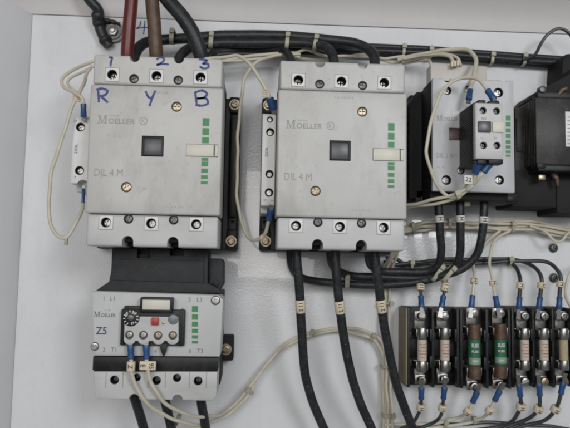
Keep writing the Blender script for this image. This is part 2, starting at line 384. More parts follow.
def make_contactor(c, label):
    t = thing('large_contactor', label, 'contactor', Vector((c.x, 0, c.z)), 'large contactors on the back panel')
    X, Z = c.x, c.z
    # base frame with four lugs
    b = MB()
    b.box(X-70, X+70, Z-97, Z+84, 0, 24, 1.5)
    for sx in (-1, 1):
        b.box(X+sx*68, X+sx*82, Z-97.5, Z+87.5, 0, 20, 3)
        b.box(X+sx*68, X+sx*80, Z+66, Z+86, 19, 26, 2.5)
        b.box(X+sx*68, X+sx*81, Z-97, Z-72, 19, 26, 2.5)
        b.box(X+sx*71, X+sx*79, Z-58, Z+60, 19.5, 31, 1.2)
    cc = MB()
    for sx in (-1, 1):
        cc.cyl(X+sx*75, Z+59, 24, 40, 1.6, 16)
        cc.box(X+sx*73, X+sx*77.5, Z-66, Z-61.5, 12, 40, 0)
    b.cut(cc)
    base = build(b, 'base_frame', 'black', t)
    for sx in (-1, 1):
        for zz in (76, -86):
            w = MB(); w.ring(X+sx*74.5, Z+zz, 26, 27, 2.5, 6.2); build(w, 'washer', 'brass_steel', base)
            screw(base, X+sx*74.5, Z+zz, 28.5, 4.6)
    b = MB(); b.box(X-64.5, X+64.5, Z-92, Z+91, 23, 118, 2)
    build(b, 'inner_body', 'black_dull', t)
    # main cover
    b = MB(); b.box(X-66.5, X+66.5, Z-64.6, Z+65.6, 84, HF, 2.2, 3)
    k = MB(); k.box(X-13.5, X+8.5, Z-6.5, Z+14.5, HF-4, HF+5, .5)
    k.box(X+31, X+63, Z-5.4, Z+7.4, HF-3, HF+5, .4)
    for (x, z) in ((20, 45), (-27, -38)): k.cyl(X+x, Z+z, HF-5, HF+4, 5.3)
    b.cut(k)
    cover = build(b, 'front_cover', 'ivory', t)
    for (x, z) in ((20, 45), (-27, -38)): screw(cover, X+x, Z+z, HF-2.2, 4.6, m='brass_steel')
    b = MB(); b.ring(X-2.5, Z+4, HF-3.9, HF-3.8, 0, .1, 4); b.box(X-13, X+8, Z-6, Z+14, HF-4, HF+.6, .8)
    k = MB(); k.box(X-11.3, X+6.3, Z-4.3, Z+12.3, HF-1.2, HF+5, .3); b.cut(k)
    ind = build(b, 'indicator_frame', 'black', t)
    b = MB(); b.box(X-11.2, X+6.2, Z-4.2, Z+12.2, HF-3, HF-.6, .3); build(b, 'indicator_window', 'indicator', ind)
    b = MB(); b.box(X+31.3, X+58.6, Z-5.1, Z+6.9, HF-2.9, HF+1.6, .6); b.box(X+59.8, X+62.8, Z-4.9, Z+6.7, HF-2.9, HF+1.0, .5)
    build(b, 'slider', 'cream', t)
    # printed marks
    b = MB()
    for z, hh in ((30, 8), (20.3, 7), (11.4, 6.2), (-8, 3.2), (-12.6, 4.8), (-19.6, 4.3), (-26, 3.8), (-31.6, 3)):
        b._add([(X+46.6, HF+.12, Z+z-hh/2), (X+53.4, HF+.12, Z+z-hh/2), (X+53.4, HF+.12, Z+z+hh/2), (X+46.6, HF+.12, Z+z+hh/2)], [(0, 1, 2, 3)])
    build(b, 'green_bars', 'green', t)
    b = MB(); maker(b, X-58, Z+25.5, HF, 8.6, 37)
    b.ring(X-12.5, Z+29.3, HF+.05, HF+.12, 3.4, 4.2, 28); b.text('K', X-12.5, Z+29.3, HF, 4.2, center=True)
    b.text('Klockner', X-46, Z+33.2, HF, 1.8)
    b.text('DIL 4 M', X-59, Z-27.5, HF, 7.4, width=28)
    for st, x, z in (('2 T1  4 T2  6 T3', 10, -58), ('1 L1  3 L2  5 L3', -8, 58)): b.text(st, X+x, Z+z, HF, 2.1)
    build(b, 'printing', 'print_grey', t)
    # terminal shrouds
    HS = HF-2
    for s_, z0, z1, zw, zs in ((1, 66.4, 97, 76.5, 73), (-1, -97, -65.4, -73.5, -69.5)):
        b = MB(); b.box(X-65, X+65, Z+z0, Z+z1, 76, HS, 2.5, 3)
        k = MB()
        for x in (-46, -1.5, 43): k.cyl(X+x, Z+zw, HS-14, HS+5, 5.2, 30)
        for x in (-24, 20.5):
            k.cyl(X+x, Z+zs, HS-4, HS+5, 4.9, 30)
            if s_ < 0: k.cyl(X+x, Z+z0+5, 60, HS+5, 5.6, 30); k.box(X+x-5.6, X+x+5.6, Z+z0-4, Z+z0+5, 60, HS+5.1, 0)
            else: k.cyl(X+x, Z+z1-1.5, HS-22, HS+5, 5.2, 30)
        k.box(X-53.2, X-38.8, Z+zw-7.2, Z+zw+7.2, HS-.9, HS+5, 0)
        k.box(X-8.7, X+5.7, Z+zw-7.2, Z+zw+7.2, HS-.9, HS+5, 0)
        k.box(X+35.8, X+50.2, Z+zw-7.2, Z+zw+7.2, HS-.9, HS+5, 0)
        b.cut(k)
        sh = build(b, 'terminal_cover', 'ivory' if s_ > 0 else 'ivory_low', t)
        for x in (-46, -1.5, 43):
            b = MB(); b.box(X+x-7, X+x+7, Z+zw-7, Z+zw+7, HS-2, HS+.5, .8)
            k = MB(); k.cyl(X+x, Z+zw, HS-14, HS+5, 5.1, 30); b.cut(k)
            w = build(b, 'terminal_window', 'ivory_clean', sh)
            b = MB(); b.ring(X+x, Z+zw, HS-16, HS-1.9, 4.7, 5.1, 24); b.cyl(X+x, Z+zw, HS-17, HS-15, 5); build(b, 'terminal_well', 'black_dull', sh)
            screw(sh, X+x, Z+zw, HS-10 if s_ > 0 else HS-8, 4.1, m='steel')
        for x in (-24, 20.5):
            b = MB(); b.ring(X+x, Z+zs, HS-4.2, HS-.6, 4.1, 4.9, 24); build(b, 'screw_seat', 'black', sh)
            screw(sh, X+x, Z+zs, HS-2.2, 3.8, m='dark_steel')
    # metal bridge under the lower shroud
    for x in (-24, 20.5):
        b = MB(); b.box(X+x-5, X+x+5, Z-96, Z-80, 70, 100, .5); build(b, 'terminal_barrier', 'black_dull', t)
    return t
con1 = make_contactor(c1, 'white three-pole contactor at left with handwritten 1 2 3 and R Y B in blue')
con2 = copy_tree(con1)
con2.location = W(c2.x, 0, c2.z)
con2['label'] = 'white three-pole contactor in the middle without handwriting, three black cables leaving its bottom'
# handwriting on the first one
def handw(parent, strokes, wd, h, cx, cy, m='blue_ink', name='handwritten_mark'):
    b = MB()
    for i, s_ in enumerate(strokes):
        b.stroke([(P(px, py, h).x, P(px, py, h).z) for px, py in s_], wd, h, .14+.03*i)
    return build(b, name, m, parent)
HS = HF-2
handw(con1, [[(109, 57.5), (112, 57.5), (111, 62), (110.5, 66.5)]], 2.3, HS, 0, 0)
handw(con1, [[(156.5, 59.5), (160, 57.5), (164, 58.5), (163, 61.5), (157, 65), (163, 64), (169, 64.5)]], 2.2, HS, 0, 0)
handw(con1, [[(199, 59), (204, 60), (207, 60.5), (203, 64), (208, 64), (208.5, 67), (204, 68.5), (199.5, 66.5)]], 2.5, HS, 0, 0)
handw(con1, [[(98, 89.5), (98.5, 95), (98.8, 102)], [(96.5, 90), (102, 88.5), (107.5, 91), (105, 95), (99, 96)], [(100, 96), (104, 99), (108, 102.5)]], 2.5, HF, 0, 0)
handw(con1, [[(145.5, 91), (148.5, 97), (151, 98.5)], [(155.5, 90.5), (152.5, 97), (149.5, 106)]], 2.5, HF, 0, 0)
handw(con1, [[(195, 92), (196, 98), (196.8, 105)], [(195, 92.5), (202, 90.5), (207, 93.5), (204, 97.5), (197, 98.5), (206, 98.5), (208, 103), (203, 105.5), (195.5, 105)]], 2.5, HF, 0, 0)
b = MB()
for i, s_ in enumerate([[(141, 21), (139.5, 26), (136.5, 28.5), (142, 27.5), (148, 27.5)], [(145, 20.5), (144.5, 27), (143.5, 34)]]):
    b.stroke([(P(px, py, 0).x, P(px, py, 0).z) for px, py in s_], 1.6, 0, .15+.05*i)
tag(build(b, 'handwritten_digit', 'blue_ink'), 'blue handwritten 4 on the panel between the red and brown cables', 'handwriting')

# ================================================================== WIRES
def ferr(b, tip, pts_end, r=3.0, L=13):
    pass
class Wire:
    def __init__(s, name, label, cat, pts, r, m, group=None, n=12):
        hm = sum(p[2] for p in pts)/len(pts); r = r*(D0-hm)/F
        s.pts = catmull([P(*p) for p in pts], 10); s.r = r
        ph = random.uniform(0, 6); am = .6 if r < 2.6 else .13
        L_ = 0
        for i in range(1, len(s.pts)):
            L_ += (s.pts[i]-s.pts[i-1]).length
            e_ = min(1, i/8, (len(s.pts)-1-i)/8)
            s.pts[i] = s.pts[i]+Vector((math.sin(L_/11+ph)+.6*math.sin(L_/5.3+2*ph), 0, math.cos(L_/13+ph*1.7)+.5*math.sin(L_/6.1+ph)))*am*e_
        s.t = thing(name, label, cat, s.pts[0], group)
        b = MB(); b.tube(s.pts, r, n); s.o = build(b, 'insulation', m, s.t)
    def idx(s, px, py):
        return min(range(len(s.pts)), key=lambda i: (proj(s.pts[i])[0]-px)**2+(proj(s.pts[i])[1]-py)**2)
    def seg(s, i, L):
        """points of length L (mm) centred on sample i"""
        n = len(s.pts); p = s.pts[i]
        d = (s.pts[min(i+1, n-1)]-s.pts[max(i-1, 0)]).normalized()
        return p, d
    def marker(s, px, py, L=9, txt='', m='marker', k=1.35, tsize=None, flat=True, rot=False):
        i = s.idx(px, py); p, d = s.seg(i, L); rr = s.r*k
        b = MB(); b.tube([p-d*L/2, p-d*(L/2-.4), p+d*(L/2-.4), p+d*L/2], rr, 18, prof=lambda t: rr-.25 if t in (0, 1) else rr)
        mk = build(b, 'wire_marker', m, s.t)
        if txt:
            sz = tsize or rr*1.1
            vs, fs, w = text_fine(txt)
            # wrap round the sleeve: letters read across (rot) or along the wire
            sd = Vector((d.z, 0, -d.x)).normalized(); up = d.cross(sd).normalized()
            if up.y < 0: up = -up
            b = MB(); out = []
            for v in vs:
                a, c = (v.x-w/2)*sz, (v.y-.5)*sz
                if rot: a, c = c, -a
                # a across (angle), c along
                if not rot: a, c = c, -a
                th = a/rr
                out.append(p+d*c+(up*math.cos(th)+sd*math.sin(th))*(rr+.12))
            b._add(out, fs); build(b, 'marker_printing', 'print_black', mk)
        return mk
    def ferrule(s, end=0, L=12, r=3.4, tip=6, m='blue', lug=True):
        n = len(s.pts)
        p = s.pts[0] if end == 0 else s.pts[-1]; q = s.pts[min(4, n-1)] if end == 0 else s.pts[max(n-5, 0)]
        d = (p-q).normalized(); a = p-d*1.5; e = p+d*(L-1.5)
        b = MB(); b.tube([a, a+d*.8, a+d*L*.45, a+d*L*.55, e-d*.6, e], r, 18, prof=lambda t: r*(.80 if t == 0 else .95 if t < .3 else .86 if t < .5 else .92 if t < .7 else 1.0 if t < .95 else .93))
        f = build(b, 'crimp_sleeve', m, s.t)
        if tip:
            b = MB(); u = Vector((0, 1, 0)); sd = d.cross(u).normalized(); u = sd.cross(d)
            w = r*.75; g = e+d*tip
            vs = [e-sd*w*.7-u*.5, e+sd*w*.7-u*.5, g+sd*w-u*.5, g-sd*w-u*.5, e-sd*w*.7+u*.5, e+sd*w*.7+u*.5, g+sd*w+u*.5, g-sd*w+u*.5]
            b._add(vs, [(0, 1, 2, 3), (4, 5, 6, 7), (0, 1, 5, 4), (1, 2, 6, 5), (2, 3, 7, 6), (3, 0, 4, 7)])
            build(b, 'lug', 'tin', s.t)
        return f
def strand(label, pts, r=1.75, m='wire_cream', group=None, cat='wire', name='control_wire'):
    o = Wire(name, label, cat, pts, r, m, group, 10); return o
def cable(label, pts, r=4.7, m='cable_black', group=None, name='power_cable'):
    return Wire(name, label, 'cable', pts, r, m, group, 20)

# incoming mains
red = cable('thick red cable dropping into the first terminal of the left contactor', [(133.5, -22, 78), (131.5, 0, 76), (129, 28, 73), (127.5, 52, 70), (127.5, 66, 66)], 6.6, 'cable_red', 'incoming supply cables')
bro = cable('thick brown cable dropping behind the figure 2 on the left contactor', [(151, -22, 84), (152, 0, 82), (154.5, 28, 79), (156, 52, 75), (157, 66, 70)], 7.0, 'cable_brown', 'incoming supply cables')
blk = cable('thick black cable slanting down to the figure 3 terminal of the left contactor', [(154, -22, 80), (168, 0, 80), (184, 19, 80), (195, 38, 77), (200.5, 54, 73), (203, 66, 68)], 7.6, 'cable_black', 'incoming supply cables')
# earth cable and lug
e = Wire('earth_cable', 'dark wrapped earth cable bolted to the panel at top left', 'cable', [(80, -20, 30), (89, -1, 26), (98.5, 11, 20), (98.8, 24, 12), (103.5, 37, 9), (109, 46, 7)], 5.2, 'cable_black', None, 16)
b = MB(); g = P(114.5, 33.5, 0); b.ring(g.x, g.z, 3.5, 5.5, 5, 12.5); b.box(g.x-14, g.x-6, g.z-12, g.z+12, 2, 5, 1.4)
build(b, 'ring_lug', 'dark_steel', e.t)
b = MB(); b.tube(catmull([P(97.5, 12, 20), P(98.5, 24, 13), P(102, 34, 9), P(107, 43, 8)], 8), 7, 16, prof=lambda t: 6.2+1.2*math.sin(t*9)+.7*math.sin(t*23)); build(b, 'tape_wrap', 'cable_black', e.t)
b = MB(); b.tube(catmull([P(101, 20, 10), P(110, 21, 9), P(120, 24, 8)], 6), 3, 10, prof=lambda t: 3.4-1.5*t+.5*math.sin(t*20)); build(b, 'tape_end', 'cable_black', e.t)
b = MB(); b.ring(g.x, g.z, 5.5, 7, 4, 9.5); build(b, 'washer', 'dark_steel', e.t)
b = MB()
b.prism([(g.x+6.2*math.cos(a*math.pi/3), g.z+6.2*math.sin(a*math.pi/3)) for a in range(6)], 7, 11, .6); b.cyl(g.x, g.z, 11, 14, 3.3, bev=.6)
build(b, 'bolt', 'steel', e.t)

# black busing cables along the top (left contactor to middle contactor)
cable('uppermost black cable of the top run, from behind the brown cable to the middle contactor', [(133, 66, 60), (135, 54, 56), (143, 44, 48), (160, 40, 40), (190, 38, 36), (225, 35.5, 34), (285, 36, 34), (330, 40, 36), (360, 45, 42), (373, 54, 52), (375, 68, 62)], 5.3, group='black cables of the top run')
cable('black cable under the uppermost one in the top run', [(176, 64, 60), (182, 54, 54), (192, 47, 44), (215, 43.5, 36), (250, 43, 35), (285, 43, 36), (312, 44, 42), (327, 48, 50), (333, 57, 58), (334, 70, 62)], 5.0, group='black cables of the top run')
cable('lowest thick black cable of the top run ending behind the middle contactor corner', [(207, 62, 52), (214, 53, 34), (235, 50, 24), (262, 49, 24), (282, 50, 34), (290, 58, 50), (291, 70, 58)], 4.2, group='black cables of the top run')
for i, (dy, rr, lab, hh) in enumerate(((0, 3.2, 'upper', 12), (4.6, 3.3, 'middle', 13), (8.5, 2.8, 'lower', 8))):
    cable(lab+' thin black cable of the long run along the top right of the panel', [(262, 40+dy, hh), (300, 43.5+dy, hh), (360, 46+dy, hh), (420, 48.5+dy*.9, hh), (480, 53+dy*.9, hh), (540, 57.5+dy*.9, hh), (600, 62+dy*.9, hh)], rr, group='thin black cables running to the top right')
strand('thin black wire arching up from the top run at far right', [(523, 60, 18), (534, 55, 24), (541, 45, 30), (550, 33, 34), (558, 28.5, 36), (566, 31, 36), (576, 42, 34)], 1.7, 'wire_dark', name='black_wire')
strand('thin black wire crossing below the top cables toward the middle contactor', [(200, 60, 40), (222, 53.5, 34), (250, 54.5, 30), (290, 55, 30)], 1.3, 'wire_dark', name='black_wire')

# cream strands round the contactors (top)
strand('cream wire crossing down right onto the top ferrule beside the middle contactor', [(205, 59, 80), (221, 57, 84), (238, 56, 90), (247, 62, 96), (259, 78, 100), (267, 91, 102), (269.3, 95, 103), (270, 99, 102)]).ferrule(1, 13, 4.6, 5)
w = strand('cream wire looping down between the two large contactors to the lower ferrule', [(300, 54, 30), (273, 56, 40), (259, 60, 46), (247, 75, 50), (241, 98, 50), (238, 140, 50), (237, 180, 52), (239, 212, 56), (246, 234, 66), (256, 240, 80), (265, 233, 92), (269, 219, 98)])
w.ferrule(1, 13, 3.9, 4); w.marker(262, 237, 5, '', 'marker', 1.4)
strand('upper of two cream wires running straight between the large contactors at top', [(196, 61, 40), (222, 59, 40), (255, 56, 36), (292, 52.5, 30), (300, 53, 28)])
strand('lower of two cream wires running straight between the large contactors at top', [(196, 64, 44), (222, 62, 44), (252, 59, 40), (286, 56.5, 30), (300, 57, 28)], 1.4)
strand('cream wire lying along the top edge of the middle contactor', [(296, 53, 30), (306, 50, 34), (322, 55, 30), (345, 56, 22), (372, 58, 20), (398, 62, 18), (415, 58, 20)], 1.5)
strand('second cream wire tucked behind the middle contactor top edge', [(296, 58, 20), (330, 60, 18), (360, 55, 20), (385, 58, 22), (405, 56, 24)], 1.4)
# left block wires
strand('outer cream wire of the kinked pair left of the left contactor', [(98, 60, 60), (88, 63, 64), (74, 69, 80), (62.5, 80, 92), (63, 87, 96), (74, 93, 104), (81, 97, 106), (83, 100.5, 106), (83.5, 105, 105)]).ferrule(1, 14, 3.2, 4)
strand('inner cream wire of the kinked pair left of the left contactor', [(98, 64, 60), (89, 68, 64), (72, 78, 84), (67.5, 84, 90), (74, 91, 95), (82, 97, 90)], 1.4)
w = strand('long cream wire looping down the left wall beside the left contactor', [(92, 66, 60), (87, 74, 72), (80, 91, 96), (74, 104, 104), (61, 140, 108), (51, 178, 108), (48.5, 205, 106), (51, 225, 104), (59, 236, 102), (66, 238, 100), (75, 224, 98), (82, 210, 96), (83, 203, 95)])
w.ferrule(1, 17, 1.9, 3)
b = MB(); p = P(66, 241, 100); b.box(p.x-1.6, p.x+1.6, p.z-4, p.z+3, 98, 101, .5); build(b, 'tie_knot', 'tie', w.t)
b = MB(); p = P(77, 97, 100)
for k in range(4): b.tube([p+Vector((-3.5, 1.5, 2.6-k*2.1)), p+Vector((0, 3.4, 1.8-k*2.1)), p+Vector((4.0, 1.2, 1.4-k*2.1))], .95, 8)
tag(build(b, 'twist_band', 'marker'), 'small twisted band gathering wires above the left auxiliary block', 'cable tie', 'ties and bands on the wiring')
b = MB(); p = P(267, 93, 102)
for k in range(4): b.tube([p+Vector((-5.5, 1.0, 2.6-k*2.1)), p+Vector((-1, 2.6, 2.8-k*2.1)), p+Vector((3.0, 1.2, 1.4-k*2.1))], .75, 8)
tag(build(b, 'twist_band', 'marker'), 'small twisted band above the ferrule between the large contactors', 'cable tie', 'ties and bands on the wiring')

# ================================================================== AUXILIARY SIDE BLOCKS
def side_block(label, r, H, tilt, holes, txt, bottom_cut):
    xa, xb, za, zb = r
    t = thing('auxiliary_block', label, 'contact block', Vector(((xa+xb)/2, 0, (za+zb)/2)), 'narrow auxiliary blocks beside the large contactors')
    b = MB(); b.box(xa, xb, za, zb, 30, H, 1.6)
    b.box(xa+.01, xb-.01, za-6, zb+6, 30, H-22, 1.2)
    k = MB()
    for (px, py, rr) in holes:
        q = P(px, py, H); k.cyl(q.x, q.z, H-8, H+5, rr)
    if bottom_cut:
        k.cyl((xa+xb)/2+1, za-2, H-14, H+4, 6.5, 30)
    b.cut(k)
    body = build(b, 'housing', 'ivory_clean', t)
    for (px, py, rr) in holes:
        q = P(px, py, H)
        s_ = MB(); s_.ring(q.x, q.z, H-7.9, H-.5, rr-.9, rr); build(s_, 'screw_well', 'black_dull', t)
        screw(t, q.x, q.z, H-5 if rr > 4.2 else H-2, rr*.74, m='steel')
    b = MB()
    for st, px, py, sz, rt in txt:
        q = P(px, py, H); b.text(st, q.x, q.z, H, sz, rot=rt, bold=True, center=True)
    build(b, 'printing', 'print_dark', t)
    return t
r = Rr(71.5, 117, 95, 184, 96)
side_block('narrow white auxiliary block clipped to the left side of the left contactor', r, 96, 0, [(80.5, 127, 4.8), (79.5, 170.5, 4.8)], [('22DIL', 76, 149, 3.0, math.pi/2), ('13', 75.5, 121, 2.6, 1.2), ('14', 75, 177, 2.2, 1.2)], True)
r = Rr(261.5, 114, 275.5, 206, 99)
side_block('narrow white auxiliary block between the large contactors, on the left of the middle one', r, 99, 0, [(270.2, 132, 4.4), (269.5, 174, 4.4), (269, 192.5, 4.6), (270, 119.5, 3.4)], [('22DIL', 266.5, 152, 3.0, math.pi/2), ('13', 264.5, 200, 2.0, 0), ('14', 272.5, 200.5, 2.0, 0)], False)

# ================================================================== SMALL CONTACTOR (right)
H3 = 100.0
r3 = Rr(432.5, 79, 514.5, 192, H3)
X0, X1, Z0, Z1 = r3
t3 = thing('small_contactor', 'smaller pale grey contactor at right carrying a ribbed add-on block', 'contactor', Vector(((X0+X1)/2, 0, (Z0+Z1)/2)))
b = MB()
b.box(X0-4, X1+3, Z0-4, Z1+4, 0, 18, 2)
b.prism([(X0-13, Z0-3), (X1+1, Z0-3), (X1+1, Z1-3), (X0-4, Z1-2), (X0-13, Z1-16)], 0, 52, 1)
b.box(X0+1.5, X1-1.5, Z0-7, Z1-1, 40, 86, 1.2)
for k in range(9): b.box(X0-13.6, X0-12.5, Z0+6+k*10, Z0+12+k*10, 4, 48, .3)
build(b, 'base_frame', 'black_dull', t3)
b = MB(); b.box(X0+.6, X1-.6, Z0+.6, Z1-.6, 60, 93.8, 1); build(b, 'inner_body', 'black_dull', t3)
b = MB(); b.box(X0, X1, Z0, Z1, 94, H3, 1.5)
k = MB()
hol = [(447, 90.5, 5.0), (498.5, 92.5, 5.4), (446.5, 180, 5.4), (499.5, 180, 5.2), (461, 170.5, 4.4), (469, 89.5, 4.6)]
for px, py, rr in hol: q = P(px, py, H3); k.cyl(q.x, q.z, H3-13, H3+4, rr)
for px in (447, 504):
    q = P(px, 78.5, H3); k.cyl(q.x, q.z, H3-14, H3+4, 4.2)
q = Rr(449, 128, 475, 140.5, H3); k.rbox(q, H3-4, H3+4, 0)
b.cut(k)
f3 = build(b, 'front_cover', 'lilac_grey', t3)
for px, py, rr in hol:
    q = P(px, py, H3); bb = MB(); bb.ring(q.x, q.z, H3-14, H3-1.5, rr-.7, rr+.2); build(bb, 'terminal_well', 'black_dull', t3)
    screw(t3, q.x, q.z, H3-4.5 if rr > 4.7 else H3-3, rr*.78, m='tin' if rr > 5 else 'steel')
q = Rr(449.4, 128.4, 474.6, 140.1, H3); b = MB(); b.rbox(q, H3-3.9, H3-1.5, .4); build(b, 'indicator_window', 'maroon', t3)
b = MB()
for py, hh in ((118, 5.6), (124.3, 5), (130.4, 4.5), (136, 4.3), (142, 4), (147, 3.6), (151.8, 3.0), (155.7, 2.3)):
    q = P(508.2, py, H3); b._add([(q.x-2.7, H3+.1, q.z-hh/2), (q.x+2.7, H3+.1, q.z-hh/2), (q.x+2.7, H3+.1, q.z+hh/2), (q.x-2.7, H3+.1, q.z+hh/2)], [(0, 1, 2, 3)])
build(b, 'green_bars', 'green', t3)
b = MB(); q = P(436.5, 120.5, H3); maker(b, q.x, q.z, H3, 6, 24)
q = P(436.5, 157.5, H3); b.text('DIL 2 AM', q.x, q.z, H3, 5, width=22); q = P(437, 168, H3); b.text('A1  A2', q.x, q.z, H3, 2)
build(b, 'printing', 'print_grey', t3)
# upper rear cover
r = Rr(430.5, 65, 487.5, 90, 70); b = MB(); b.rbox(r, 52, 70, 2); build(b, 'upper_cover', 'pinkish', t3)
# screws low on base
b = MB(); r = Rr(415, 191, 518, 203, 50); b.rbox(r, 20, 52, 1.5)
for px in (424, 450, 471, 495, 510): q = P(px, 199, 52); b.box(q.x-4, q.x+4, q.z-3, q.z+3, 51, 55, .7)
build(b, 'lower_terminal_strip', 'black', t3)

# add-on block
HA = 150.0
ra = Rr(475.5, 103, 503, 159, HA); xa, xb, za, zb = ra
ta = thing('add_on_contact_block', 'ribbed add-on contact block with dark and white buttons on the small contactor', 'contact block', Vector(((xa+xb)/2, H3, (za+zb)/2)))
b = MB(); b.box(xa, xb, za, zb, HA-7, HA, 1.0)
k = MB(); hs = [(483, 110.5, 3.9), (496.5, 111, 3.9), (483.5, 145.5, 3.9), (497, 145.5, 3.9)]
for px, py, rr in hs: q = P(px, py, HA); k.cyl(q.x, q.z, HA-20, HA+4, rr)
b.cut(k); fa = build(b, 'front_face', 'ivory_low', ta)
for px, py, rr in hs:
    q = P(px, py, HA); bb = MB(); bb.ring(q.x, q.z, HA-12, HA-1, rr-.5, rr+.1); build(bb, 'screw_well', 'dark_steel', ta)
    screw(ta, q.x, q.z, HA-5, rr*.75, m='dark_steel')
b = MB(); b.box(xa+.6, xb-.6, za-3, zb+2, H3+.3, HA-7.2, .6)
n = 26
for i in range(n):
    z = za-2.5+(zb-za+4.5)*i/n; b.box(xa+.1, xa+1.4, z, z+1.1, H3+2, HA-8, .25)
b.box(xa+3, xa+12, za-5, za+1, HA-14, HA-3, 1); b.box(xa+14, xb+1, za-4.5, za+2, HA-14, HA-2, 1.2)
b.box(xa+4, xa+12, zb-1, zb+4, HA-16, HA-3, 1); b.box(xa+15, xb-2, zb-1, zb+3.5, HA-16, HA-3, 1)
build(b, 'ribbed_body', 'black', ta)
r = Rr(478, 121.5, 490.5, 132.5, HA); b = MB(); b.rbox(r, HA-1, HA+2.2, .6); build(b, 'dark_button', 'indicator', ta)
r = Rr(492, 122, 503.5, 132.5, HA); b = MB(); b.rbox(r, HA-1, HA+1.6, .5); build(b, 'white_button', 'cream', ta)
b = MB()
for st, px, py in (('13', 482, 138), ('21', 495, 138), ('NO', 484, 118.5)): q = P(px, py, HA); b.text(st, q.x, q.z, HA, 2.2, center=True)
build(b, 'printing', 'print_dark', ta)

# wires of the small contactor
g3 = 'cream control wires round the small contactor'
strand('cream wire making a big loop over the face of the small contactor', [(488, 91, 138), (482, 82, 134), (472, 77.5, 128), (460, 78.5, 122), (447, 87, 122), (436, 104, 126), (429, 130, 128), (427, 152, 126), (431, 172, 122), (439, 188, 116), (449, 196, 114), (457, 196.5, 116), (468, 191, 122), (476, 181, 132), (480, 172, 138)], group=g3).ferrule(0, 13, 3.6, 6)
w = strand('upper cream wire sweeping from the middle contactor to the add-on block', [(396, 206, 70), (409, 204.5, 80), (433, 200, 104), (457, 193.5, 120), (470, 186, 126), (480, 176, 136), (484, 171, 138)], group=g3)
w.ferrule(1, 14, 4.2, 0)
w2 = strand('lower cream wire sweeping from the middle contactor to the add-on block', [(396, 208, 66), (409, 207.3, 76), (433, 203.5, 98), (457, 197.5, 114), (466, 191, 120), (473, 182, 130), (476, 172, 136)], group=g3)
w2.ferrule(1, 14, 4.2, 0); w2.marker(470, 186.5, 8, '', 'marker_pale', 2.2)
q = P(468.5, 179.5, 138); b = MB(); b.box(q.x-4.3, q.x+4.3, q.z-4.6, q.z+4.6, 135, 138, .6)
tg = tag(build(b, 'wire_tag', 'marker_pale', org=Vector((q.x, 136, q.z))), 'white tag reading 22 on the wires below the add-on block', 'wire tag')
b = MB(); b.text('22', q.x, q.z, 138, 4.6, rot=-.15, center=True, bold=True); build(b, 'printing', 'print_black', tg)
strand('thicker cream wire arching from the top run down behind the small contactor screw', [(398, 60, 26), (412, 56, 34), (430, 52, 44), (452, 49.5, 56), (467, 50.5, 66), (475, 57, 76), (475.5, 70, 92), (471, 84, 108), (470, 91, 112)], 2.1, group=g3).ferrule(1, 13, 3.5, 5)
strand('cream wire curling from the top run onto the upper cover of the small contactor', [(402, 62, 24), (420, 57.5, 34), (436, 54, 46), (449, 57, 60), (456, 65, 72)], 1.7, group=g3)
strand('second cream wire dropping behind the upper cover of the small contactor', [(402, 64, 20), (416, 61, 26), (428, 60, 40), (431, 66, 52), (430, 76, 50)], 1.6, group=g3)
strand('third cream wire of the curl above the small contactor upper cover', [(404, 59, 30), (424, 55.5, 40), (444, 53, 52), (457, 58, 64), (461, 66, 72)], 1.5, group=g3)
b = MB(); p = P(455, 64.5, 75)
for k in range(3): b.box(p.x-5+k*3.2, p.x-2.6+k*3.2, p.z-3.5+k*.6, p.z+3.2+k*.6, 72, 78, .6)
tag(build(b, 'twist_band', 'marker'), 'brown-cream band round the wires on the upper cover of the small contactor', 'cable tie', 'ties and bands on the wiring')

# ================================================================== OVERLOAD RELAY
HR = 104.0
X0, X1, Z0, Z1 = Rr(92, 291, 222, 401, HR)
tr = thing('overload_relay', 'thermal overload relay marked Z5 hanging below the left contactor', 'relay', Vector(((X0+X1)/2, 0, (Z0+Z1)/2)))
zband1 = P(155, 356.5, HR).z; zband0 = P(155, 371.5, HR).z
def xz(px, py, h): q = P(px, py, h); return (q.x, q.z)
# white panel, tapering at top
b = MB(); b.prism([xz(91.5, 291, HR), xz(219, 295, HR), xz(223.5, 300, HR), xz(220, 357, HR), xz(92.5, 356, HR)], 60, HR, 1.6)
k = MB(); k.rbox(Rr(122, 309, 184, 345, HR), HR-6, HR+5, 0)
for px, py, rr in ((215.5, 300.5, 4.9), (94.5, 346.5, 4.6)): q = P(px, py, HR); k.cyl(q.x, q.z, HR-3, HR+5, rr)
b.cut(k)
pan = build(b, 'front_cover', 'relay_grey', tr)
for px, py, rr in ((215.5, 300.5, 4.4), (94.5, 346.5, 4.1)): q = P(px, py, HR); screw(pan, q.x, q.z, HR-.6, rr, m='steel')
b = MB(); b.rbox(Rr(93.5, 352, 217.5, 374, HR-4), 40, HR-6, 1); b.rbox(Rr(92.5, 357.2, 218, 371, HR-1), 50, HR-1.5, .6)
build(b, 'black_band', 'black', tr)
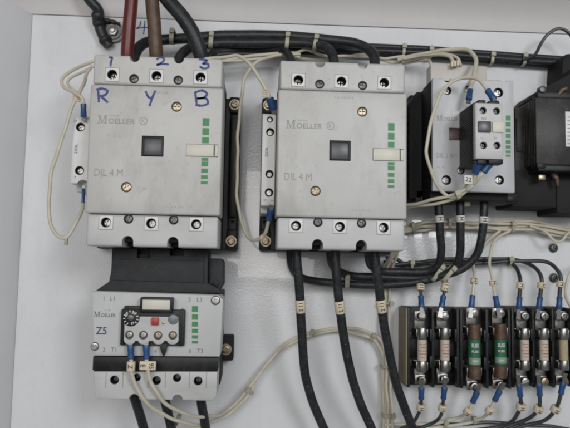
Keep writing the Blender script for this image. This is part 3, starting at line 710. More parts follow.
# lower terminal cover
b = MB(); b.prism([xz(93.5, 371.5, HR-3), xz(217.5, 371.5, HR-3), xz(216.5, 396, HR-3), xz(212.5, 401, HR-3), xz(96.5, 399, HR-3), xz(95, 396, HR-3)], 55, HR-3, 1.2)
k = MB(); hl = [(114.5, 380, 4.5), (137, 377.5, 3.9), (156.5, 380.5, 4.5), (177, 378, 4.2), (198, 381, 4.5)]
for px, py, rr in hl: q = P(px, py, HR-3); k.cyl(q.x, q.z, HR-20, HR+4, rr)
for px, py, rr in ((134, 399.5, 5.5), (177.5, 400, 5.5)): q = P(px, py, HR-3); k.cyl(q.x, q.z, 40, HR+4, rr)
for px0, px1 in ((105.5, 122.5), (148, 165), (189, 206)):
    k.rbox(Rr(px0, 370, px0+1.0, 388, HR-3), HR-4.2, HR+4, 0); k.rbox(Rr(px1, 370, px1+1.0, 388, HR-3), HR-4.2, HR+4, 0)
b.cut(k); low = build(b, 'lower_terminal_cover', 'ivory_low', tr)
for px, py, rr in hl:
    q = P(px, py, HR-3); bb = MB(); bb.ring(q.x, q.z, HR-19, HR-4.2, rr-.6, rr+.1); bb.cyl(q.x, q.z, HR-20, HR-18.5, rr); build(bb, 'terminal_well', 'black_dull', tr)
    screw(tr, q.x, q.z, HR-12, rr*.75, m='dark_steel')
# housing behind
b = MB(); b.box(X0+3, X1-3, Z0+8, Z1-1, 4, 62, 1.5)
r = Rr(210, 336, 233.5, 361, 24); b.rbox(r, 0, 24, 2)
hb = build(b, 'rear_housing', 'black_dull', tr)
q = P(226, 349.5, 26); w_ = MB(); w_.ring(q.x, q.z, 23.8, 25, 2, 6.4); build(w_, 'washer', 'brass_steel', hb); screw(hb, q.x, q.z, 26.5, 4.6)
# black adapter up to the contactor
b = MB()
b.prism([xz(112, 248, 88), xz(208, 250, 88), xz(207.5, 293, 88), xz(104, 292, 88), xz(109, 281, 88), xz(111, 270, 88)], 40, 88, 1)
b.prism([xz(209, 258, 78), xz(221, 258.5, 78), xz(223.5, 262, 78), xz(223.5, 284, 78), xz(219, 291, 78), xz(209, 293, 78)], 40, 78, 1)
b.prism([xz(112, 280, 92), xz(208, 283, 92), xz(219, 289, 97), xz(222, 293.5, 97), xz(94, 291.5, 97), xz(104, 285, 92)], 50, 94, 1)
k = MB()
k.rbox(Rr(137, 246, 150, 258, 88), 70, 95, 0); k.rbox(Rr(170, 246, 184, 256, 88), 70, 95, 0)
b.cut(k); ad = build(b, 'link_adapter', 'adapter_black', tr)
b = MB(); b.rbox(Rr(203.5, 256, 204.5, 291, 89), 86, 89.2, 0.1); b.rbox(Rr(138, 254, 149, 258, 80), 60, 80, .5)
b.rbox(Rr(113, 259, 203, 260, 89), 86, 88.8, .1)
q = P(216, 283, 80); b.cyl(q.x, q.z, 76, 80, 3.4, bev=.6)
build(b, 'adapter_ribs', 'adapter_black', tr)
# control unit on the front
b = MB(); b.rbox(Rr(120.5, 309.5, 184.5, 346, HR+7), HR-5, HR+7, 1.2); b.rbox(Rr(124, 306, 150, 312, HR+5), HR-5, HR+5, 1)
b.rbox(Rr(180.2, 309, 182, 345, HR+8), HR, HR+8, .4)
k = MB(); k.rbox(Rr(124, 316, 178.8, 350, HR+7), HR+4, HR+20, 0); b.cut(k)
cu = build(b, 'control_frame', 'black', tr)
b = MB(); b.rbox(Rr(139.8, 297.5, 172.5, 313, HR+11), HR-1, HR+11, 1); k = MB(); k.rbox(Rr(142, 299.5, 170.3, 310, HR+11), HR+9, HR+20, 0); b.cut(k)
lf = build(b, 'label_frame', 'black', tr)
b = MB(); b.rbox(Rr(142.3, 299.8, 170, 309.8, HR+10.5), HR+8, HR+10.4, .4); build(b, 'blank_label', 'cream', lf)
hh = HR+9
out = [xz(124.5, 316.5, hh), xz(178.5, 317, hh), xz(178.5, 341.5, hh)]
for cxp in (172.5, 158.5, 143.5, 129.5):
    for a in range(7):
        ang = math.pi*a/6; out.append(xz(cxp+5.4*math.cos(ang), 341+3.2*math.sin(ang)+(0 if a in (0, 6) else .4), hh))
out.append(xz(124, 341.5, hh))
b = MB(); b.prism(out, HR+3, hh, .5)
k = MB(); sc4 = [(129.3, 335), (143.3, 335.2), (158, 335.5), (172.8, 335.5)]
for px, py in sc4: q = P(px, py, hh); k.cyl(q.x, q.z, hh-4, hh+5, 4.5)
q = P(131, 318, hh); k.cyl(q.x, q.z, hh-3, hh+5, 8.6)
q = P(173.2, 319.5, hh); k.cyl(q.x, q.z, hh-3, hh+5, 5.2)
b.cut(k); cf = build(b, 'control_face', 'ivory_low', tr)
for px, py in sc4:
    q = P(px, py, hh); bb = MB(); bb.ring(q.x, q.z, hh-3.9, hh-.5, 3.6, 4.5); build(bb, 'screw_well', 'dark_steel', cf); screw(cf, q.x, q.z, hh-1.6, 3.2, m='brass_steel' if px > 150 else 'steel')
q = P(131, 318, hh); b = MB(); b.cyl(q.x, q.z, hh-3, hh+.3, 8.4, bev=.5); d = build(b, 'setting_dial', 'black', tr)
b = MB()
for a in range(11):
    an = math.radians(-40+a*28); c_, s_ = math.cos(an), math.sin(an)
    b._add([(q.x+5.6*c_-.4*s_, hh+.45, q.z+5.6*s_+.4*c_), (q.x+5.6*c_+.4*s_, hh+.45, q.z+5.6*s_-.4*c_), (q.x+7.6*c_+.5*s_, hh+.45, q.z+7.6*s_-.5*c_), (q.x+7.6*c_-.5*s_, hh+.45, q.z+7.6*s_+.5*c_)], [(0, 1, 2, 3)])
for st, an in (('40', 150), ('50', 60), ('63', -70)):
    b.text(st, q.x+5.6*math.cos(math.radians(an)), q.z+5.6*math.sin(math.radians(an)), hh+.36, 2.6, rot=math.radians(an-90), center=True, bold=True)
build(b, 'dial_scale', 'ivory_clean', d)
b = MB(); b.cyl(q.x, q.z, hh, hh+2, 3.3, bev=.5); k = MB(); k.box(q.x-4, q.x+4, q.z-.5, q.z+.5, hh+1, hh+5, 0); b.cut(k); build(b, 'dial_knob', 'dark_steel', d)
r = Rr(151.8, 317.5, 158.8, 325, hh); b = MB(); b.rbox(r, hh-2, hh+3.5, .6); build(b, 'red_button', 'red', tr)
q = P(163.5, 323, hh); b = MB(); b.cyl(q.x, q.z, hh-1, hh+.5, 1.6, 16, bev=.3); build(b, 'test_pin', 'brass_steel', tr)
q = P(173.2, 319.5, hh); b = MB(); b.cyl(q.x, q.z, hh-3, hh+1, 4.9, bev=.8); b.cyl(q.x, q.z, hh+.9, hh+1.6, 2.4, bev=.3); build(b, 'reset_button', 'grey_blue', tr)
b = MB(); b.prism([xz(159, 344, HR+6), xz(167.5, 344, HR+6), xz(166, 352, HR+6), xz(163.5, 357, HR+6), xz(161, 352, HR+6)], HR+1, HR+6, .6); build(b, 'spade_tab', 'black', tr)
b = MB()
for py, h_ in ((309, 6), (317, 5.6), (324.2, 5), (331, 4.4), (337, 3.4), (342.2, 2.8)):
    q = P(195, py, HR); b._add([(q.x-3.1, HR+.12, q.z-h_/2), (q.x+3.1, HR+.12, q.z-h_/2), (q.x+3.1, HR+.12, q.z+h_/2), (q.x-3.1, HR+.12, q.z+h_/2)], [(0, 1, 2, 3)])
build(b, 'green_bars', 'green', tr)
b = MB()
for st, px, py, sz in (('1', 104, 298.5, 4.0), ('L1', 112.5, 298.5, 4.0), ('5', 189.5, 299.5, 4.2), ('L3', 199.5, 299.5, 4.2), ('2', 104, 349.5, 4.0), ('T1', 113.5, 349.5, 4.0), ('4', 155.5, 351.5, 4), ('6', 190, 350.8, 4.2), ('T3', 200, 350.8, 4.2)):
    q = P(px, py, HR); b.text(st, q.x, q.z, HR, sz, center=True)
q = P(93.8, 317, HR); maker(b, q.x, q.z, HR, 5.6, 22); b.text('-11 -40', P(104, 311, HR).x, P(104, 311, HR).z, HR, 1.5)
q = P(94, 313.4, HR)
build(b, 'printing', 'print_dark', tr)
b = MB(); q = P(95.6, 334.5, HR); b.text('Z5', q.x, q.z, HR, 7.6, width=11, bold=True); build(b, 'type_marking', 'print_blue', tr)

# relay control wires
g = 'cream control wires leaving the overload relay'
HW = 112
w = strand('left cream wire dropping from the overload relay and sweeping right', [(131, 357.5, HW), (132, 370, HW), (134.5, 383, 109), (143, 398, 104), (157, 411, 94), (178, 421, 80), (200, 424.5, 58), (226, 416, 26), (247, 396, 20), (262, 371, 16), (286, 346, 14), (312, 335, 12), (340, 331, 11), (362, 335, 10), (375, 341, 10), (382, 356, 9), (383, 390, 8), (384, 440, 8)], 1.7, group=g)
w.ferrule(0, 14, 3.6, 4); w.marker(131.8, 366, 9.5, 'Z', tsize=4.6, k=2.2, rot=True)
w = strand('right cream wire dropping from the overload relay and sweeping right', [(146.5, 357.5, HW), (147, 370, HW), (151, 383, 110), (160, 397, 107), (172, 407, 98), (190, 415.5, 82), (208, 417, 62), (228, 409.5, 27), (249, 389, 21), (265, 365.5, 17), (288, 343, 15), (313, 332, 13), (340, 328, 12), (365, 331.5, 11), (380, 340, 11), (386, 356, 10), (387, 390, 9), (388, 440, 9)], 1.7, group=g)
w.ferrule(0, 14, 3.6, 4); 
q = P(147.5, 366, 115); b = MB(); b.box(q.x-8.2, q.x+8.2, q.z-4.4, q.z+4.6, 111.5, 115, 1); mk = build(b, 'wire_marker', 'marker', w.t)
b = MB(); b.text('E', q.x-4.5, q.z, 115, 5, rot=-math.pi/2, center=True, bold=True); b.text('95', q.x+3.8, q.z, 115, 4.6, rot=-math.pi/2, center=True, bold=True); build(b, 'marker_printing', 'print_black', mk)
# three cables below the relay
g = 'black cables below the overload relay'
cable('left black cable leaving the bottom of the overload relay', [(130, 374, 72), (133, 392, 78), (139, 412, 68), (145, 432, 56), (152, 455, 50)], 4.6, group=g)
cable('middle black cable leaving the bottom of the overload relay', [(162, 380, 66), (165, 400, 70), (168.5, 415, 64), (172, 432, 56), (176, 455, 50)], 4.6, group=g)
cable('right black cable leaving the bottom of the overload relay', [(199, 380, 66), (201, 400, 70), (203.5, 415, 64), (206, 432, 56), (208, 455, 50)], 4.6, group=g)

# ================================================================== CABLES UNDER THE MIDDLE CONTACTOR
g = 'black motor cables hanging from the middle contactor'
for pts, lab, mk in (([(296.5, 244, 88), (297, 262, 88), (299, 285, 84), (301, 315, 76), (302.5, 345, 66), (305, 372, 58), (311, 397, 50), (322, 424, 44), (335, 450, 40)], 'leftmost', (300.3, 305)),
                     ([(335, 244, 88), (335.5, 262, 88), (338, 290, 84), (341, 318, 76), (346.5, 352, 66), (355, 388, 56), (370, 425, 46), (382, 450, 40)], 'middle', (339.5, 308)),
                     ([(374.5, 244, 88), (375.5, 262, 88), (378.5, 285, 84), (382.5, 315, 76), (389, 352, 66), (397, 386, 56), (411, 424, 46), (422, 450, 40)], 'rightmost', (381, 306))):
    w = cable(lab+' of the three black cables hanging from the middle contactor', pts, 4.55, group=g)
    w.marker(mk[0], mk[1], 14, '2 11', 'marker', 1.10, tsize=4.3)
g = 'black cables linking the middle and small contactors'
H = 34
for pts, lab, mk in (([(438, 196, 58), (438.5, 208, 60), (440, 230, 58), (441, 252, 50), (438, 265, 42), (428, 271, 34), (400, 272, 28), (380, 271, 30), (371, 265, 44), (368.5, 255, 60), (368, 244, 70)], 'leftmost', (439, 219)),
                     ([(459.5, 196, 62), (460, 208, 64), (460.5, 230, 62), (459.5, 256, 54), (453, 270, 44), (438, 277, 36), (410, 283, 30), (380, 285, 26), (345, 284, 24), (315, 281, 30), (300, 277, 42), (292.5, 268, 58), (290.5, 255, 70), (290.5, 244, 76)], 'middle', (460, 219)),
                     ([(484, 194, 64), (484, 208, 66), (482.5, 232, 64), (477, 254, 58), (465, 267, 52), (448, 274, 46), (420, 278.5, 30), (380, 277, 26), (350, 275.5, 26), (337, 270, 42), (331, 261, 56), (329.5, 244, 66)], 'rightmost', (483, 219))):
    w = cable(lab+' of three black cables dropping from the small contactor and bending left', pts, 4.1, group=g)
    w.marker(mk[0], mk[1], 7.5, 'H', 'marker_pale', 1.10, tsize=4.6)
for (px, py) in ((291.5, 264), (371, 265)):
    pass
b = MB(); q = P(467, 201, 60); b.box(q.x-3.5, q.x+3.5, q.z-6, q.z+6, 56, 62, .8); k = MB(); k.cyl(q.x+1, q.z+2, 58, 66, 1.8); b.cut(k)
tag(build(b, 'cable_clip', 'marker_pale'), 'small pale clip with a hole between the cables under the small contactor', 'clip')

# dark wires to the three right fuses (upper)
g = 'dark wires feeding the top of the right-hand fuses'
for pts, lab, mk in (([(386, 258, 22), (395, 258, 22), (405, 264, 20), (440, 262.5, 12), (483, 261.5, 12), (506, 262, 14), (516, 268, 30), (520, 280, 42), (519.5, 298, 43)], 'left', (520.5, 286)),
                     ([(384, 262, 20), (400, 265, 14), (440, 260, 16), (483, 259, 16), (520, 261, 18), (534, 266, 30), (541, 278, 42), (540, 298, 43)], 'middle', (541.5, 286)),
                     ([(384, 266, 18), (410, 263, 22), (440, 264.5, 18), (483, 263.5, 18), (530, 260.5, 22), (550, 264, 32), (560, 276, 42), (559.5, 298, 43)], 'right', (562, 284))):
    w = Wire('fuse_wire', lab+' of three dark wires curving down into the tops of the right-hand fuses', 'wire', pts, 2.0, 'wire_dark', g)
    w.marker(mk[0], mk[1], 7, 'H', 'marker', 1.95, tsize=4.6); w.ferrule(1, 14, 3.6, 12)
w = Wire('fuse_wire', 'dark wire into the top of the leftmost fuse', 'wire', [(421, 272, 20), (421, 280, 34), (421, 297, 43)], 1.6, 'wire_dark', 'dark wires into the tops of the two left fuses')
w.marker(421.3, 288, 7.5, '11', 'marker', 2.5, tsize=4.4); w.ferrule(1, 14, 3.6, 12)
w = Wire('fuse_wire', 'dark wire into the top of the second fuse from left', 'wire', [(447, 270, 26), (446, 278, 36), (443.3, 297, 43)], 1.6, 'wire_dark', 'dark wires into the tops of the two left fuses')
w.marker(445, 286, 11, '2 11', 'marker', 2.6, tsize=4.4); w.ferrule(1, 14, 3.6, 12)
w = strand('cream wire running up from the third fuse behind the black cable', [(500, 231, 16), (488, 240, 18), (478, 252, 20), (474, 266, 28), (474, 280, 40), (472.5, 296.5, 43)], 1.5); w.marker(474.5, 281, 6, 'H', 'marker', 2.5, tsize=4.6); w.ferrule(1, 14, 3.6, 12)
w = strand('cream wire curving down from the bundle to the fourth fuse', [(510, 231, 16), (499, 237, 20), (491, 249, 26), (489, 262, 32), (492, 277, 42), (495.5, 297, 43)], 1.5); w.marker(494, 282, 6, 'H', 'marker', 2.5, tsize=4.6); w.ferrule(1, 14, 3.6, 12)

# cream bundle
for i in range(5):
    dy = i*1.9-3.2; h = 12+(i % 2)*4; j = [random.uniform(-.9, .9) for _ in range(7)]
    strand(['topmost', 'second', 'third', 'fourth', 'lowest'][i]+' cream wire of the horizontal bundle under the small contactor',
           [(396, 231+dy*.8, h), (410, 228+dy+j[0], h), (425, 225+dy+j[1], h), (446, 223.5+dy+j[2], h), (475, 225+dy+j[3], h), (505, 226+dy*1.1+j[4], h), (532, 225.5+dy*1.3+j[5], h), (556, 230+dy*1.2+j[6], h), (590, 235+dy, h)], 1.5, group='horizontal bundle of cream wires')
strand('cream wire sagging to a knot at the right end of the bundle', [(530, 226, 18), (545, 232, 24), (556, 241, 28), (562, 240, 28), (569, 233, 26), (580, 230, 24)], 1.4, group='horizontal bundle of cream wires')
# vertical cream bundle
for i in range(4):
    dx = i*2.6-4; h = 10+(i % 2)*4
    strand(['leftmost', 'second', 'third', 'rightmost'][i]+' cream wire of the vertical bundle right of the black motor cables',
           [(396+dx*.6, 244, 60), (394+dx*.8, 254, 44), (388.5+dx, 268, h+12), (386+dx*.9, 290, h), (386+dx*.8, 320, h), (387+dx*.8, 360, h), (388.5+dx*.8, 400, h), (389+dx, 450, h)], 1.45, group='vertical bundle of cream wires')
strand('single cream loop at the right edge beside the last fuse wire', [(590, 262, 30), (574, 268, 34), (567, 282, 36), (566.5, 296, 34), (572, 310, 30)], 1.5)

# ================================================================== FUSE BLOCKS AND FUSES
HB = 38.0
def fuse_block(label, px0, px1, py0, py1, poles, side=None):
    xa, xb, za, zb = Rr(px0, py0, px1, py1, HB)
    t = thing('fuse_block', label, 'fuse block', Vector(((xa+xb)/2, 0, (za+zb)/2)), 'fuse blocks along the bottom right')
    b = MB(); b.box(xa, xb, za, zb, 2 if side else 0, 22, 1)
    walls = [xa+1.5]+[(P(poles[i][0], 350, HB).x+P(poles[i+1][0], 350, HB).x)/2 for i in range(len(poles)-1)]+[xb-1.5]
    for w_ in walls: b.box(w_-1.5, w_+1.5, za+.3, zb-.3, 20, HB, .5)
    for i in range(len(walls)-1):
        b.box(walls[i]+1, walls[i+1]-1, za+34, zb-36, 20, 29, 1)
        b.box(walls[i]+1, walls[i]+4, za+24, za+32, 20, HB-1, .6); b.box(walls[i]+1, walls[i]+4, zb-36, zb-28, 20, HB-1, .6)
        b.box(walls[i+1]-4.5, walls[i+1]-1, za+22, za+36, 20, HB+2, .8); b.box(walls[i+1]-4.5, walls[i+1]-1, zb-38, zb-24, 20, HB+2, .8)
    build(b, 'base', 'black', t)
    if side:
        b = MB(); b.box(xa-1.6, xa-.05, za+3, zb-1, 0, HB-1, .4); build(b, 'side_plate', 'bakelite', t)
    for (px, rad, ct, cb, st, sb) in poles:
        rad *= 1.12
        for (cy, sy, sg) in ((ct, st, 1), (cb, sb, -1)):
            c_ = P(px, cy, 45); s_ = P(px-1, sy, 34); b = MB()
            for sx in (-1, 1):
                b.prism([(c_.x+sx*(rad+.9), c_.z-4.2), (c_.x+sx*(rad+.1), c_.z-4.2), (c_.x+sx*(rad+.1), c_.z+4.2), (c_.x+sx*(rad+.9), c_.z+4.2)], 26, 46, .15)
                pass
            b.box(c_.x-rad-.8, c_.x+rad+.8, c_.z-4, c_.z+4, 25, 26.5, .3)
            b.box(s_.x-6, s_.x+6, min(s_.z-5, c_.z), max(s_.z+5, c_.z), 26, 28, .4)
            b.box(s_.x-6, s_.x+6, s_.z-5.5, s_.z+5.5, 28, 31, .8)
            cl = build(b, 'fuse_clip', 'tin', t)
            screw(t, s_.x, s_.z, 38.5, 4.7, m='tin' if random.random() < .7 else 'brass_steel', kind=random.choice(['cross', 'slot']), name='terminal_screw')
    return t
P12 = [(422, 5.0, 333, 366, 316, 380), (444.5, 5.0, 333, 366, 316, 379)]
P34 = [(474.2, 6.7, 331.5, 371.5, 313, 386), (500.3, 6.5, 331.5, 371.5, 313, 385)]
P567 = [(524.5, 4.6, 334, 366, 316, 381), (543.8, 4.6, 334, 366, 316, 381), (563.5, 4.6, 334, 366, 316, 381)]
fuse_block('left two-pole black fuse block with a tan side', 407.5, 459.5, 308, 388, P12, True)
fuse_block('middle two-pole black fuse block holding the two green fuses', 460.5, 511, 309, 389, P34)
fuse_block('right three-pole black fuse block at the edge of the photo', 512, 574, 308, 388, P567)
def fuse(label, px, rad, y0, ya, yb, y1, capm, bodym, kind, group):
    h = 45; rad *= 1.12; a = P(px, (y0+y1)/2, h); zt = P(px, y0, h).z; za_ = P(px, ya, h).z; zb_ = P(px, yb, h).z; zbm = P(px, y1, h).z
    t = thing('cartridge_fuse', label, 'fuse', Vector((a.x, h, a.z)), group)
    b = MB(); b.tube([Vector((a.x, h, zb_-1)), Vector((a.x, h, za_+1))], rad*.93, 28); body = build(b, 'fuse_tube', bodym, t)
    for z0_, z1_ in ((zt, za_), (zb_, zbm)):
        b = MB(); b.tube([Vector((a.x, h, z0_)), Vector((a.x, h, z0_-.6)), Vector((a.x, h, z1_+.6)), Vector((a.x, h, z1_))], rad, 28, prof=lambda t_: rad*.93 if t_ in (0, 1) else rad)
        build(b, 'end_cap', capm, t)
    def wrap(b, fs_vs, fs):
        b._add([(a.x+(rad*.93+.15)*math.sin(x/rad), h+(rad*.93+.15)*math.cos(x/rad), z) for x, z in fs_vs], fs)
    b = MB(); L = za_-zb_
    if kind == 'green':
        for st, z, sz, wd in (('BUSS', .70, 4.4, 8.4), ('FUSE', .50, 2.6, 8), ('250V', .14, 2.2, 7)):
            vs, fs, w_ = text_fine(st); wrap(b, [((v.x/w_-.5)*wd-1.2, zb_+L*z+v.y*sz) for v in vs], fs)
        build(b, 'fuse_printing', 'ivory_clean', body)
        b = MB(); n = 12
        pts = [((k/n-.5)*rad*2.6, z) for k in range(n+1) for z in (zb_+L*.05, zb_+L*.30)]
        b._add([(a.x+(rad*.93+.08)*math.sin(x/rad), h+(rad*.93+.08)*math.cos(x/rad), z) for x, z in pts], [(2*k, 2*k+1, 2*k+3, 2*k+2) for k in range(n)])
        build(b, 'pale_band', 'fuse_pale', body)
    elif kind == 'red':
        for j in range(5):
            z = zb_+L*(.16+.15*j); wd = rad*(1.0+.35*((j*7) % 3-1)); n = 6
            pts = [((k/n-.5)*wd*1.5+.4*((j % 2)-.5), z+d_) for k in range(n+1) for d_ in (0, 1.0+.3*(j % 2))]
            wrap(b, pts, [(2*k, 2*k+1, 2*k+3, 2*k+2) for k in range(n)])
        build(b, 'fuse_printing', 'print_red', body)
    else: b.bm.free()
    return t
fuse('leftmost fuse, a thin white cartridge with red print', 422, 5.0, 327.5, 339.5, 360.5, 371.5, 'tin', 'fuse_white', 'red', 'thin cartridge fuses')
fuse('second fuse from left, white cartridge with red print and bright caps', 444.7, 5.0, 327.5, 339.5, 360, 371.5, 'tin', 'fuse_white', 'red', 'thin cartridge fuses')
fuse('left of the two green fuses with copper caps', 474.2, 6.7, 324, 339, 365, 378.5, 'copper', 'fuse_green', 'green', 'green fuses with copper caps')
fuse('right of the two green fuses with copper caps', 500.3, 6.4, 323.5, 339, 364, 378, 'copper', 'fuse_green', 'green', 'green fuses with copper caps')
fuse('thin white fuse with red print just right of the green fuses', 524.5, 4.7, 328, 339.5, 360, 370, 'tin', 'fuse_white', 'red', 'thin cartridge fuses')
fuse('second fuse from right, thin white cartridge with red print', 543.8, 4.7, 328, 339.5, 360, 370, 'tin', 'fuse_white', 'red', 'thin cartridge fuses')
fuse('rightmost fuse with a plain amber body', 563.5, 4.7, 328, 339.5, 360, 370, 'tin', 'fuse_amber', 'amber', 'thin cartridge fuses')

# lower fuse wires
def low(label, pts, m, r, mk, txt='H'):
    w = Wire('fuse_wire', label, 'wire', pts, r, m, 'wires leaving the bottoms of the fuses'); w.ferrule(0, 14, 3.6, 11); w.marker(mk[0], mk[1], 7, txt, 'marker', 2.5, tsize=4.6)
low('dark wire leaving the bottom of the leftmost fuse', [(421.3, 398, 43), (420.5, 411, 38), (413, 422, 26), (398, 430, 20), (380, 440, 18)], 'wire_dark', 1.7, (421, 407))
low('dark wire leaving the bottom of the second fuse from left', [(443.5, 398, 43), (442.5, 411, 38), (436, 420, 26), (420, 429, 20), (400, 440, 18)], 'wire_dark', 1.7, (443.5, 407.5))
low('cream wire leaving the bottom of the left green fuse', [(473, 401.5, 43), (468, 411, 38), (458, 418, 24), (440, 422.5, 16), (415, 424, 14), (385, 425, 12)], 'wire_cream', 1.6, (467.5, 411.5))
low('cream wire leaving the bottom of the right green fuse', [(495, 400, 43), (490, 410, 38), (481, 418, 24), (466, 424, 16), (440, 427, 14), (400, 430, 12)], 'wire_cream', 1.6, (490, 410.5))
low('dark wire leaving the bottom of the thin fuse next to the green ones', [(520.3, 395.5, 43), (521, 408, 40), (514, 419, 30), (500, 426, 20), (470, 431, 14)], 'wire_dark', 1.9, (522, 407))
low('dark wire leaving the bottom of the second fuse from right', [(539.7, 395, 43), (539, 407, 40), (530, 417, 30), (514, 425, 20), (480, 435, 14)], 'wire_dark', 1.9, (538.5, 408.5))
low('dark wire leaving the bottom of the rightmost fuse', [(561, 393, 43), (557, 408, 40), (545, 419, 30), (526, 425.5, 20), (490, 438, 14)], 'wire_dark', 1.9, (556, 410))
strand('dark wire along the bottom edge under the fuses', [(395, 432, 12), (430, 426, 12), (480, 423, 10), (530, 424.5, 10), (600, 434, 10)], 1.8, 'wire_dark', name='black_wire')

# ================================================================== PANEL SCREWS
for px, py, lab in ((553, 248, 'upper'), (553.5, 278, 'lower')):
    q = P(px, py, 0); t = thing('panel_screw', lab+' dark round screw in the panel above the right fuses', 'screw', Vector((q.x, 0, q.z)), 'panel screws above the fuses')
    b = MB(); b.ring(q.x, q.z, 0, 1, 2, 6.0); build(b, 'washer', 'dark_steel', t); screw(t, q.x, q.z, 3, 4.6, m='dark_steel', name='screw_head')

# ================================================================== TRANSFORMER (right edge)
q0 = P(533, 98, 70)
X0, X1, Z0, Z1 = Rr(536, 98, 590, 165, 74)
tt = thing('control_transformer', 'black control transformer cut off by the right edge', 'transformer', Vector(((X0+X1)/2, 0, (Z0+Z1)/2)))
b = MB(); b.box(X0, X1, Z0, Z1, 14, 74, 1.2)
for i in range(14): b.box(X0-.5, X0+1, Z0+1, Z1-1, 16+i*4, 18.4+i*4, .2)
build(b, 'iron_core', 'iron', tt)
b = MB(); b.rbox(Rr(538, 92, 600, 98.5, 66), 20, 66, 1); build(b, 'mounting_bracket', 'black', tt); b = MB(); b.rbox(Rr(538.5, 165.5, 600, 171.5, 76), 20, 76, 1)
b.rbox(Rr(537.5, 163, 546, 168, 78), 60, 78, .8)
build(b, 'mounting_bracket', 'black', tt)
b = MB(); q = Rr(514, 107, 537, 203, 44); b.prism([(q[0], q[2]), (q[1]+6, q[2]), (q[1]+6, q[3]), (q[0]+2, q[3])], 0, 44, 2)
q = Rr(517, 118, 529, 152, 46); b.rbox(q, 40, 46, .6)
build(b, 'coil_housing', 'coil_wrap', tt)
b = MB(); b.rbox(Rr(512, 171, 600, 208, 50), 0, 50, 2); b.rbox(Rr(556, 180, 600, 214, 50), 0, 52, 1.5)
build(b, 'lower_housing', 'black_dull', tt)
b = MB(); b.prism([xz(531, 99, 60), xz(536, 92, 60), xz(543, 88.5, 60), xz(570, 74, 60), xz(572, 68, 60), xz(600, 68, 60), xz(600, 99, 60)], 8, 60, 1); build(b, 'upper_cover', 'black_dull', tt)
b = MB(); q = P(542.5, 89.5, 66); b.cyl(q.x, q.z, 60, 68, 4.2, bev=1); build(b, 'cover_bolt', 'dark_steel', tt)
q = P(562, 90, 66); b = MB(); b.tube([Vector((q.x-3, 64, q.z-5)), Vector((q.x, 66, q.z)), Vector((q.x+5, 66, q.z+2))], 2.6, 12); build(b, 'copper_lead', 'copper', tt)
q = P(541.5, 177.5, 66); b = MB(); b.box(q.x-4, q.x+4, q.z-3, q.z+3, 50, 68, .8); build(b, 'brass_terminal', 'brass_steel', tt)
q = P(556, 180, 60); b = MB(); b.tube([Vector((q.x-2, 58, q.z+8)), Vector((q.x, 62, q.z)), Vector((q.x+2, 60, q.z-7))], 4, 14, prof=lambda t_: 4.2-2.4*t_); build(b, 'terminal_lug', 'copper', tt)
b = MB(); b.rbox(Rr(565.5, 112, 596, 147, 74.5), 73.5, 74.9, .3); lb = build(b, 'rating_label', 'ivory_clean', tt)
b = MB()
for i in range(8):
    q = P(567.5, 117+i*3.8, 75); b.box(q.x, q.x+6+3*(i % 3), q.z-.45, q.z+.45, 74.95, 75.05, 0)
build(b, 'label_lines', 'print_dark', lb)
b = MB(); b.prism([xz(566, 54, 40), xz(600, 50, 40), xz(600, 96, 40), xz(566, 96, 40), xz(562, 74, 40), xz(563, 60, 40)], 0, 40, 1.5)
tag(build(b, 'terminal_housing', 'black_dull'), 'black housing at the right edge above the transformer', 'terminal')

# ================================================================== CABLE TIES
def tie(px, py, h, along, w_, d_, label, wid=3.2, m='tie'):
    """band round a bundle; along = image angle of the bundle in degrees (0 = horizontal); w_ = bundle width across, d_ = depth"""
    c = P(px, py, h); a = math.radians(along); ax = Vector((math.cos(a), 0, -math.sin(a))); ac = Vector((-ax.z, 0, ax.x)) if True else None
    ac = Vector((math.sin(a), 0, math.cos(a))); up = Vector((0, 1, 0)); b = MB(); n = 24; vs = []
    for r_ in (0, .55):
        for s_ in (-1, 1):
            for k in range(n):
                t = 2*math.pi*k/n; cs, sn = math.cos(t), math.sin(t)
                e_ = .62; X_ = math.copysign(abs(cs)**e_, cs)*(w_/2+r_); Y_ = math.copysign(abs(sn)**e_, sn)*(d_/2+r_)
                vs.append(c+ac*X_+up*Y_+ax*s_*wid/2)
    fs = []
    for k in range(n):
        j = (k+1) % n; fs += [(k, j, n+j, n+k), (2*n+k, 2*n+j, 3*n+j, 3*n+k), (k, j, 2*n+j, 2*n+k), (n+k, n+j, 3*n+j, 3*n+k)]
    b._add(vs, fs)
    hd = c+ac*(w_*.28)+up*(d_/2+1.2)
    vs = [hd+ax*x*2.6+ac*y*2.4+up*z*1.7 for x in (-1, 1) for y in (-1, 1) for z in (-1, 1)]
    b._add(vs, [(0, 1, 3, 2), (4, 5, 7, 6), (0, 1, 5, 4), (2, 3, 7, 6), (0, 2, 6, 4), (1, 3, 7, 5)])
    tl = hd+ac*2
    b.tube([tl, tl+ac*1.6+up*.3], .8, 6)
    return tag(build(b, 'cable_tie', m, org=c), label, 'cable tie', 'ties and bands on the wiring')
tie(172.5, 37, 44, 5, 15, 16, 'cable tie on the top run between the brown and thick black cables', 5)
tie(211.5, 41, 36, 5, 19, 16, 'cable tie on the top run right of the thick black incoming cable', 5)
tie(287, 42, 34, 5, 20, 18, 'cable tie on the top run above the left corner of the middle contactor', 4.5)
tie(315, 43.5, 40, 10, 17, 18, 'cable tie on the top run above the second terminal of the middle contactor', 4.5)
tie(403, 51, 12, 3, 14, 12, 'cable tie on the top run above the right corner of the middle contactor', 3.4)
tie(430, 53, 12, 3, 14, 12, 'cable tie on the top run where the cream wires cross it', 3.2)
tie(491, 59, 12, 4, 14, 12, 'cable tie on the top run right of the small contactor cover', 3.6)
tie(523, 60, 12, 4, 14, 12, 'cable tie where the thin black wire leaves the top run', 3.8)
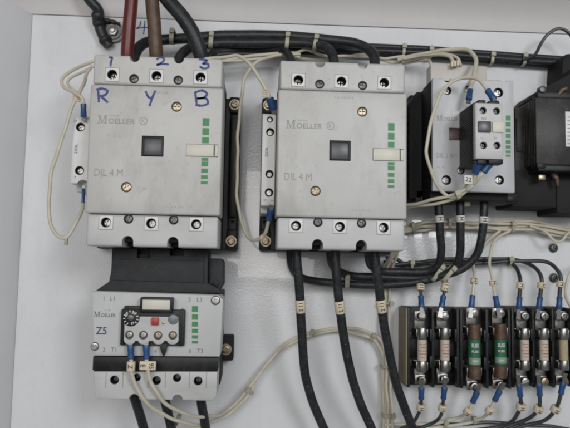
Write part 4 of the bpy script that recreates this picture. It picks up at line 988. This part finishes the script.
tie(346.5, 281, 25, 0, 17, 13, 'cable tie on the two black cables behind the middle motor cable', 5)
tie(411, 265, 18, 0, 10, 12, 'small tie on dark cable right of the middle contactor bottom', 3)
tie(437, 272, 36, 35, 24, 16, 'left of two green-grey ties where the small contactor cables bend', 4.5)
tie(448, 273, 44, 40, 24, 16, 'right of two green-grey ties where the small contactor cables bend', 4.5)
tie(509.5, 261.5, 17, 0, 10, 12, 'small tie where the dark fuse wires fan out', 3.4)
tie(413, 228, 14, -14, 12, 10, 'tie at the left end of the horizontal cream bundle', 4)
tie(449, 223.5, 14, 0, 12, 10, 'tie on the cream bundle between the black cables', 3)
tie(512, 227, 14, 0, 13, 10, 'tie on the cream bundle right of the black cables', 3.6)
tie(457, 195.5, 118, -25, 8, 8, 'tie joining the cream loop at the bottom of the small contactor', 4.5)
tie(250, 391, 21, -48, 9, 6, 'tie on the cream pair rising to the right of the overload relay', 3)
tie(313, 333.5, 13, -20, 8, 6, 'tie on the cream pair between the two left motor cables', 3)
tie(372.5, 337, 11, 30, 9, 6, 'tie on the cream pair beside the rightmost motor cable', 3)
tie(386.5, 366, 12, 90, 14, 12, 'upper tie on the vertical cream bundle', 3)
tie(388.5, 415, 12, 90, 15, 12, 'lower tie on the vertical cream bundle', 4)
tie(387, 303, 12, 90, 14, 12, 'topmost tie on the vertical cream bundle beside the marker sleeve', 2.6)
tie(474, 420, 18, 0, 8, 8, 'tie on the cream wires under the green fuses', 4)
tie(445, 424, 15, 0, 8, 8, 'tie on the cream wires under the second fuse', 4)
tie(178, 419.5, 46, 20, 12, 8, 'tie on the cream pair under the overload relay', 4)

# ================================================================== CAMERA, LIGHT, WORLD
cam = bpy.data.cameras.new('camera'); co = bpy.data.objects.new('camera', cam); COL.objects.link(co)
cam.sensor_width = 36; cam.lens = 36*F/570; cam.clip_start = .01; cam.clip_end = 50
# world axes: X = x, Y = -h, Z = z ; camera matrix columns are camera axes in world
M = Matrix(((AT[0][0], AT[0][1], AT[0][2]), (AT[1][0], AT[1][1], AT[1][2]), (AT[2][0], AT[2][1], AT[2][2])))
co.matrix_world = Matrix.Translation((0, -D0/1000, 0)) @ M.to_4x4()
cam.dof.use_dof = True; cam.dof.focus_distance = .63; cam.dof.aperture_fstop = 9
sc.camera = co
w = bpy.data.worlds.new('World'); sc.world = w; w.use_nodes = True
w.node_tree.nodes['Background'].inputs[0].default_value = (.95, .97, 1.0, 1); w.node_tree.nodes['Background'].inputs[1].default_value = .20
def area(name, loc, target, sx, sy, power, col):
    l = bpy.data.lights.new(name, 'AREA'); l.shape = 'RECTANGLE'; l.size = sx; l.size_y = sy; l.energy = power; l.color = col
    o = bpy.data.objects.new(name, l); COL.objects.link(o); o.location = loc
    o.rotation_euler = (Vector(target)-Vector(loc)).to_track_quat('-Z', 'Y').to_euler(); return o
area('room_light', (-.42, -2.1, .42), (-0.03, 0, -.05), 1.2, .8, 17, (1.0, .98, .95))
area('window_light', (.75, -1.8, .55), (0.05, 0, 0), .5, .5, 13, (.96, .98, 1.0))
sc.view_settings.view_transform = 'Standard'; sc.view_settings.look = 'None'; sc.view_settings.gamma = 1; sc.view_settings.exposure = 0
sc.render.engine = 'CYCLES'; sc.cycles.pixel_filter_type = 'BLACKMAN_HARRIS'; sc.cycles.filter_width = 2.2
